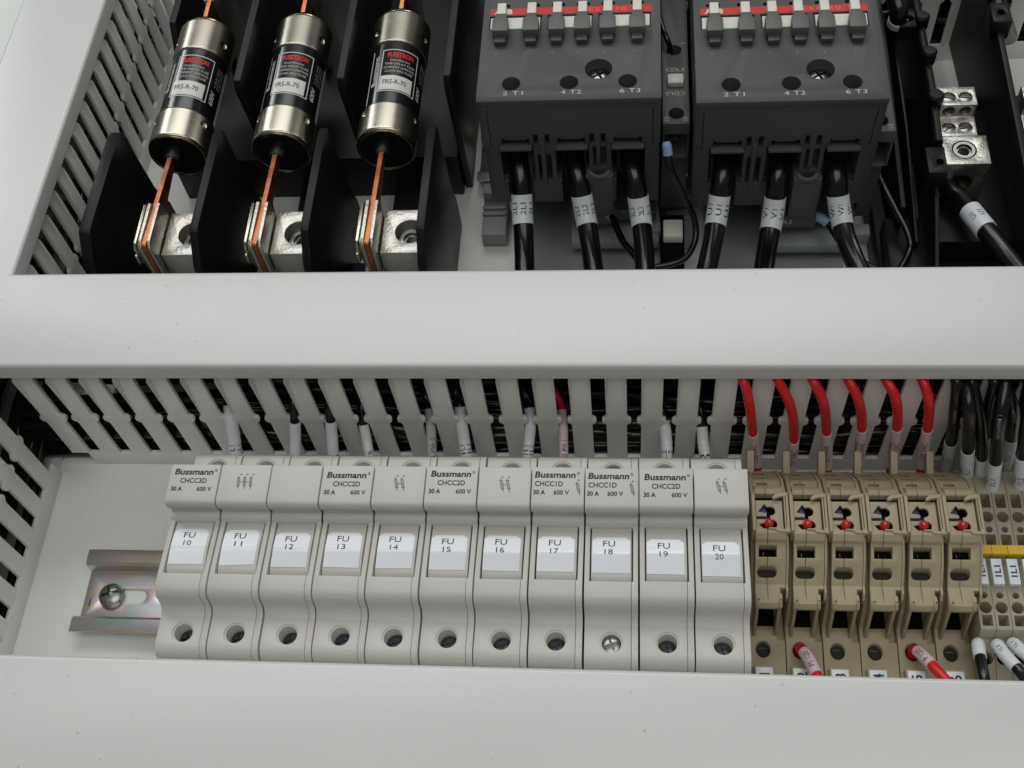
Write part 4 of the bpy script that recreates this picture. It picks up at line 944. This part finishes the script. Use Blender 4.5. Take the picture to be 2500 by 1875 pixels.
part(pb, 'bead_knob', MB().lathe([(3.2, 55), (3.2, 60.5), (2.4, 61.4), (.01, 61.5)], (306, 266, 0), n=24), 'black', smooth=40)
part(pb, 'bead_knob', MB().lathe([(3.2, 55), (3.2, 60.5), (2.4, 61.4), (.01, 61.5)], (305.6, 287, 0), n=24), 'black', smooth=40)
plate(pb, [(300, 150, 34), (303.5, 190, 42), (305.4, 222, 50)], 0, 1.6)
br = MB().box(299.6, 307.2, 205.2, 218.8, 46, 54.5); part(pb, 'bracket', br, 'black', bevel=1.0, cut=[MB().cyl((304.6, 211.0, 40), 1.4, 30, n=18)])
part(pb, 'bracket', MB().box(296, 303, 281.5, 293, 52, 60), 'black', bevel=1.0, cut=[MB().cyl((300.6, 287, 40), 1.4, 30, n=18)])
part(pb, 'bracket', MB().box(331, 339, 274, 286, 58, 68), 'black', bevel=1.0, cut=[MB().cyl((335, 280, 40), 1.4, 30, n=18)])
plate(pb, [(292, 200, 40), (290.5, 240, 50), (289.5, 290, 58), (289, 330, 58)], 0, 2.0)
plate(pb, [(298, 190, 30), (297, 240, 44), (296, 300, 50)], 0, 1.2)
plate(pb, [(337.5, 150, 50), (336, 220, 58), (334.5, 282, 64), (333, 330, 60)], 0, 2.4)
part(pb, 'front_block', MB().box(287, 303, 168, 206, 2, 26).box(304, 336, 172, 176, 16, 20), 'black', bevel=.8)
part(pb, 'base_screw', MB().lathe([(4, 16), (4, 18.5), (2.5, 19.6), (.01, 19.8)], (324, 180.5, 0), n=28), 'screw_dark', smooth=40)
pb2 = thing('distribution_block', 'black power distribution block cut off by the right edge of the picture', 'distribution block', (362, 230, 0), 'power distribution blocks')
lugstack(pb2, 33)
part(pb2, 'pedestal', MB().box(339, 372, 190, 262, 16.2, 30), 'black', bevel=.6)
px = [(2322, 465), (2345, 485), (2385, 535), (2430, 590), (2490, 665)]
Q = [U(*p, z=z) for p, z in zip(px, (38, 39, 42, 44, 44))]
pts = [Q[0]+Vector((-1, 12, -1))]+Q+[Q[-1]+Vector((8, -14, 0)), Q[-1]+Vector((14, -32, -6))]
wire('power_cable', 'thick black power cable with white sleeve printed U1, leaving the stepped aluminium lug', pts, 4.0, 'cable', sleeve=(.27, .40, 'U1', 'sleeve', 4.4, 2.2, (-.7, .1)), cat='cable', flip=-1, group='thick black cables leaving the distribution block')
wire('power_cable', 'thick black power cable rising at the top edge beside the right contactor', [U(2180, -60, z=70), U(2188, 0, z=66), U(2193, 45, z=60), (294, 292, 40)], 3.8, 'cable', sleeve=(.5, .57, '', 'sleeve', 4.1), cat='cable', group='thick black cables at the top edge')
wire('power_cable', 'thick black power cable rising at the top right corner', [U(2425, -60, z=70), U(2432, 0, z=66), U(2445, 40, z=60), U(2462, 90, z=36)], 3.8, 'cable', cat='cable', group='thick black cables at the top edge')

# no two clipped-on devices sit exactly alike: a fraction of a degree and of a millimetre each
rr_ = random.Random(11)
for t in holders[1:]+terms[1:]:
    t.rotation_euler.z = math.radians(rr_.uniform(-.22, .22)); t.location.y += rr_.uniform(-.18, .18)*S
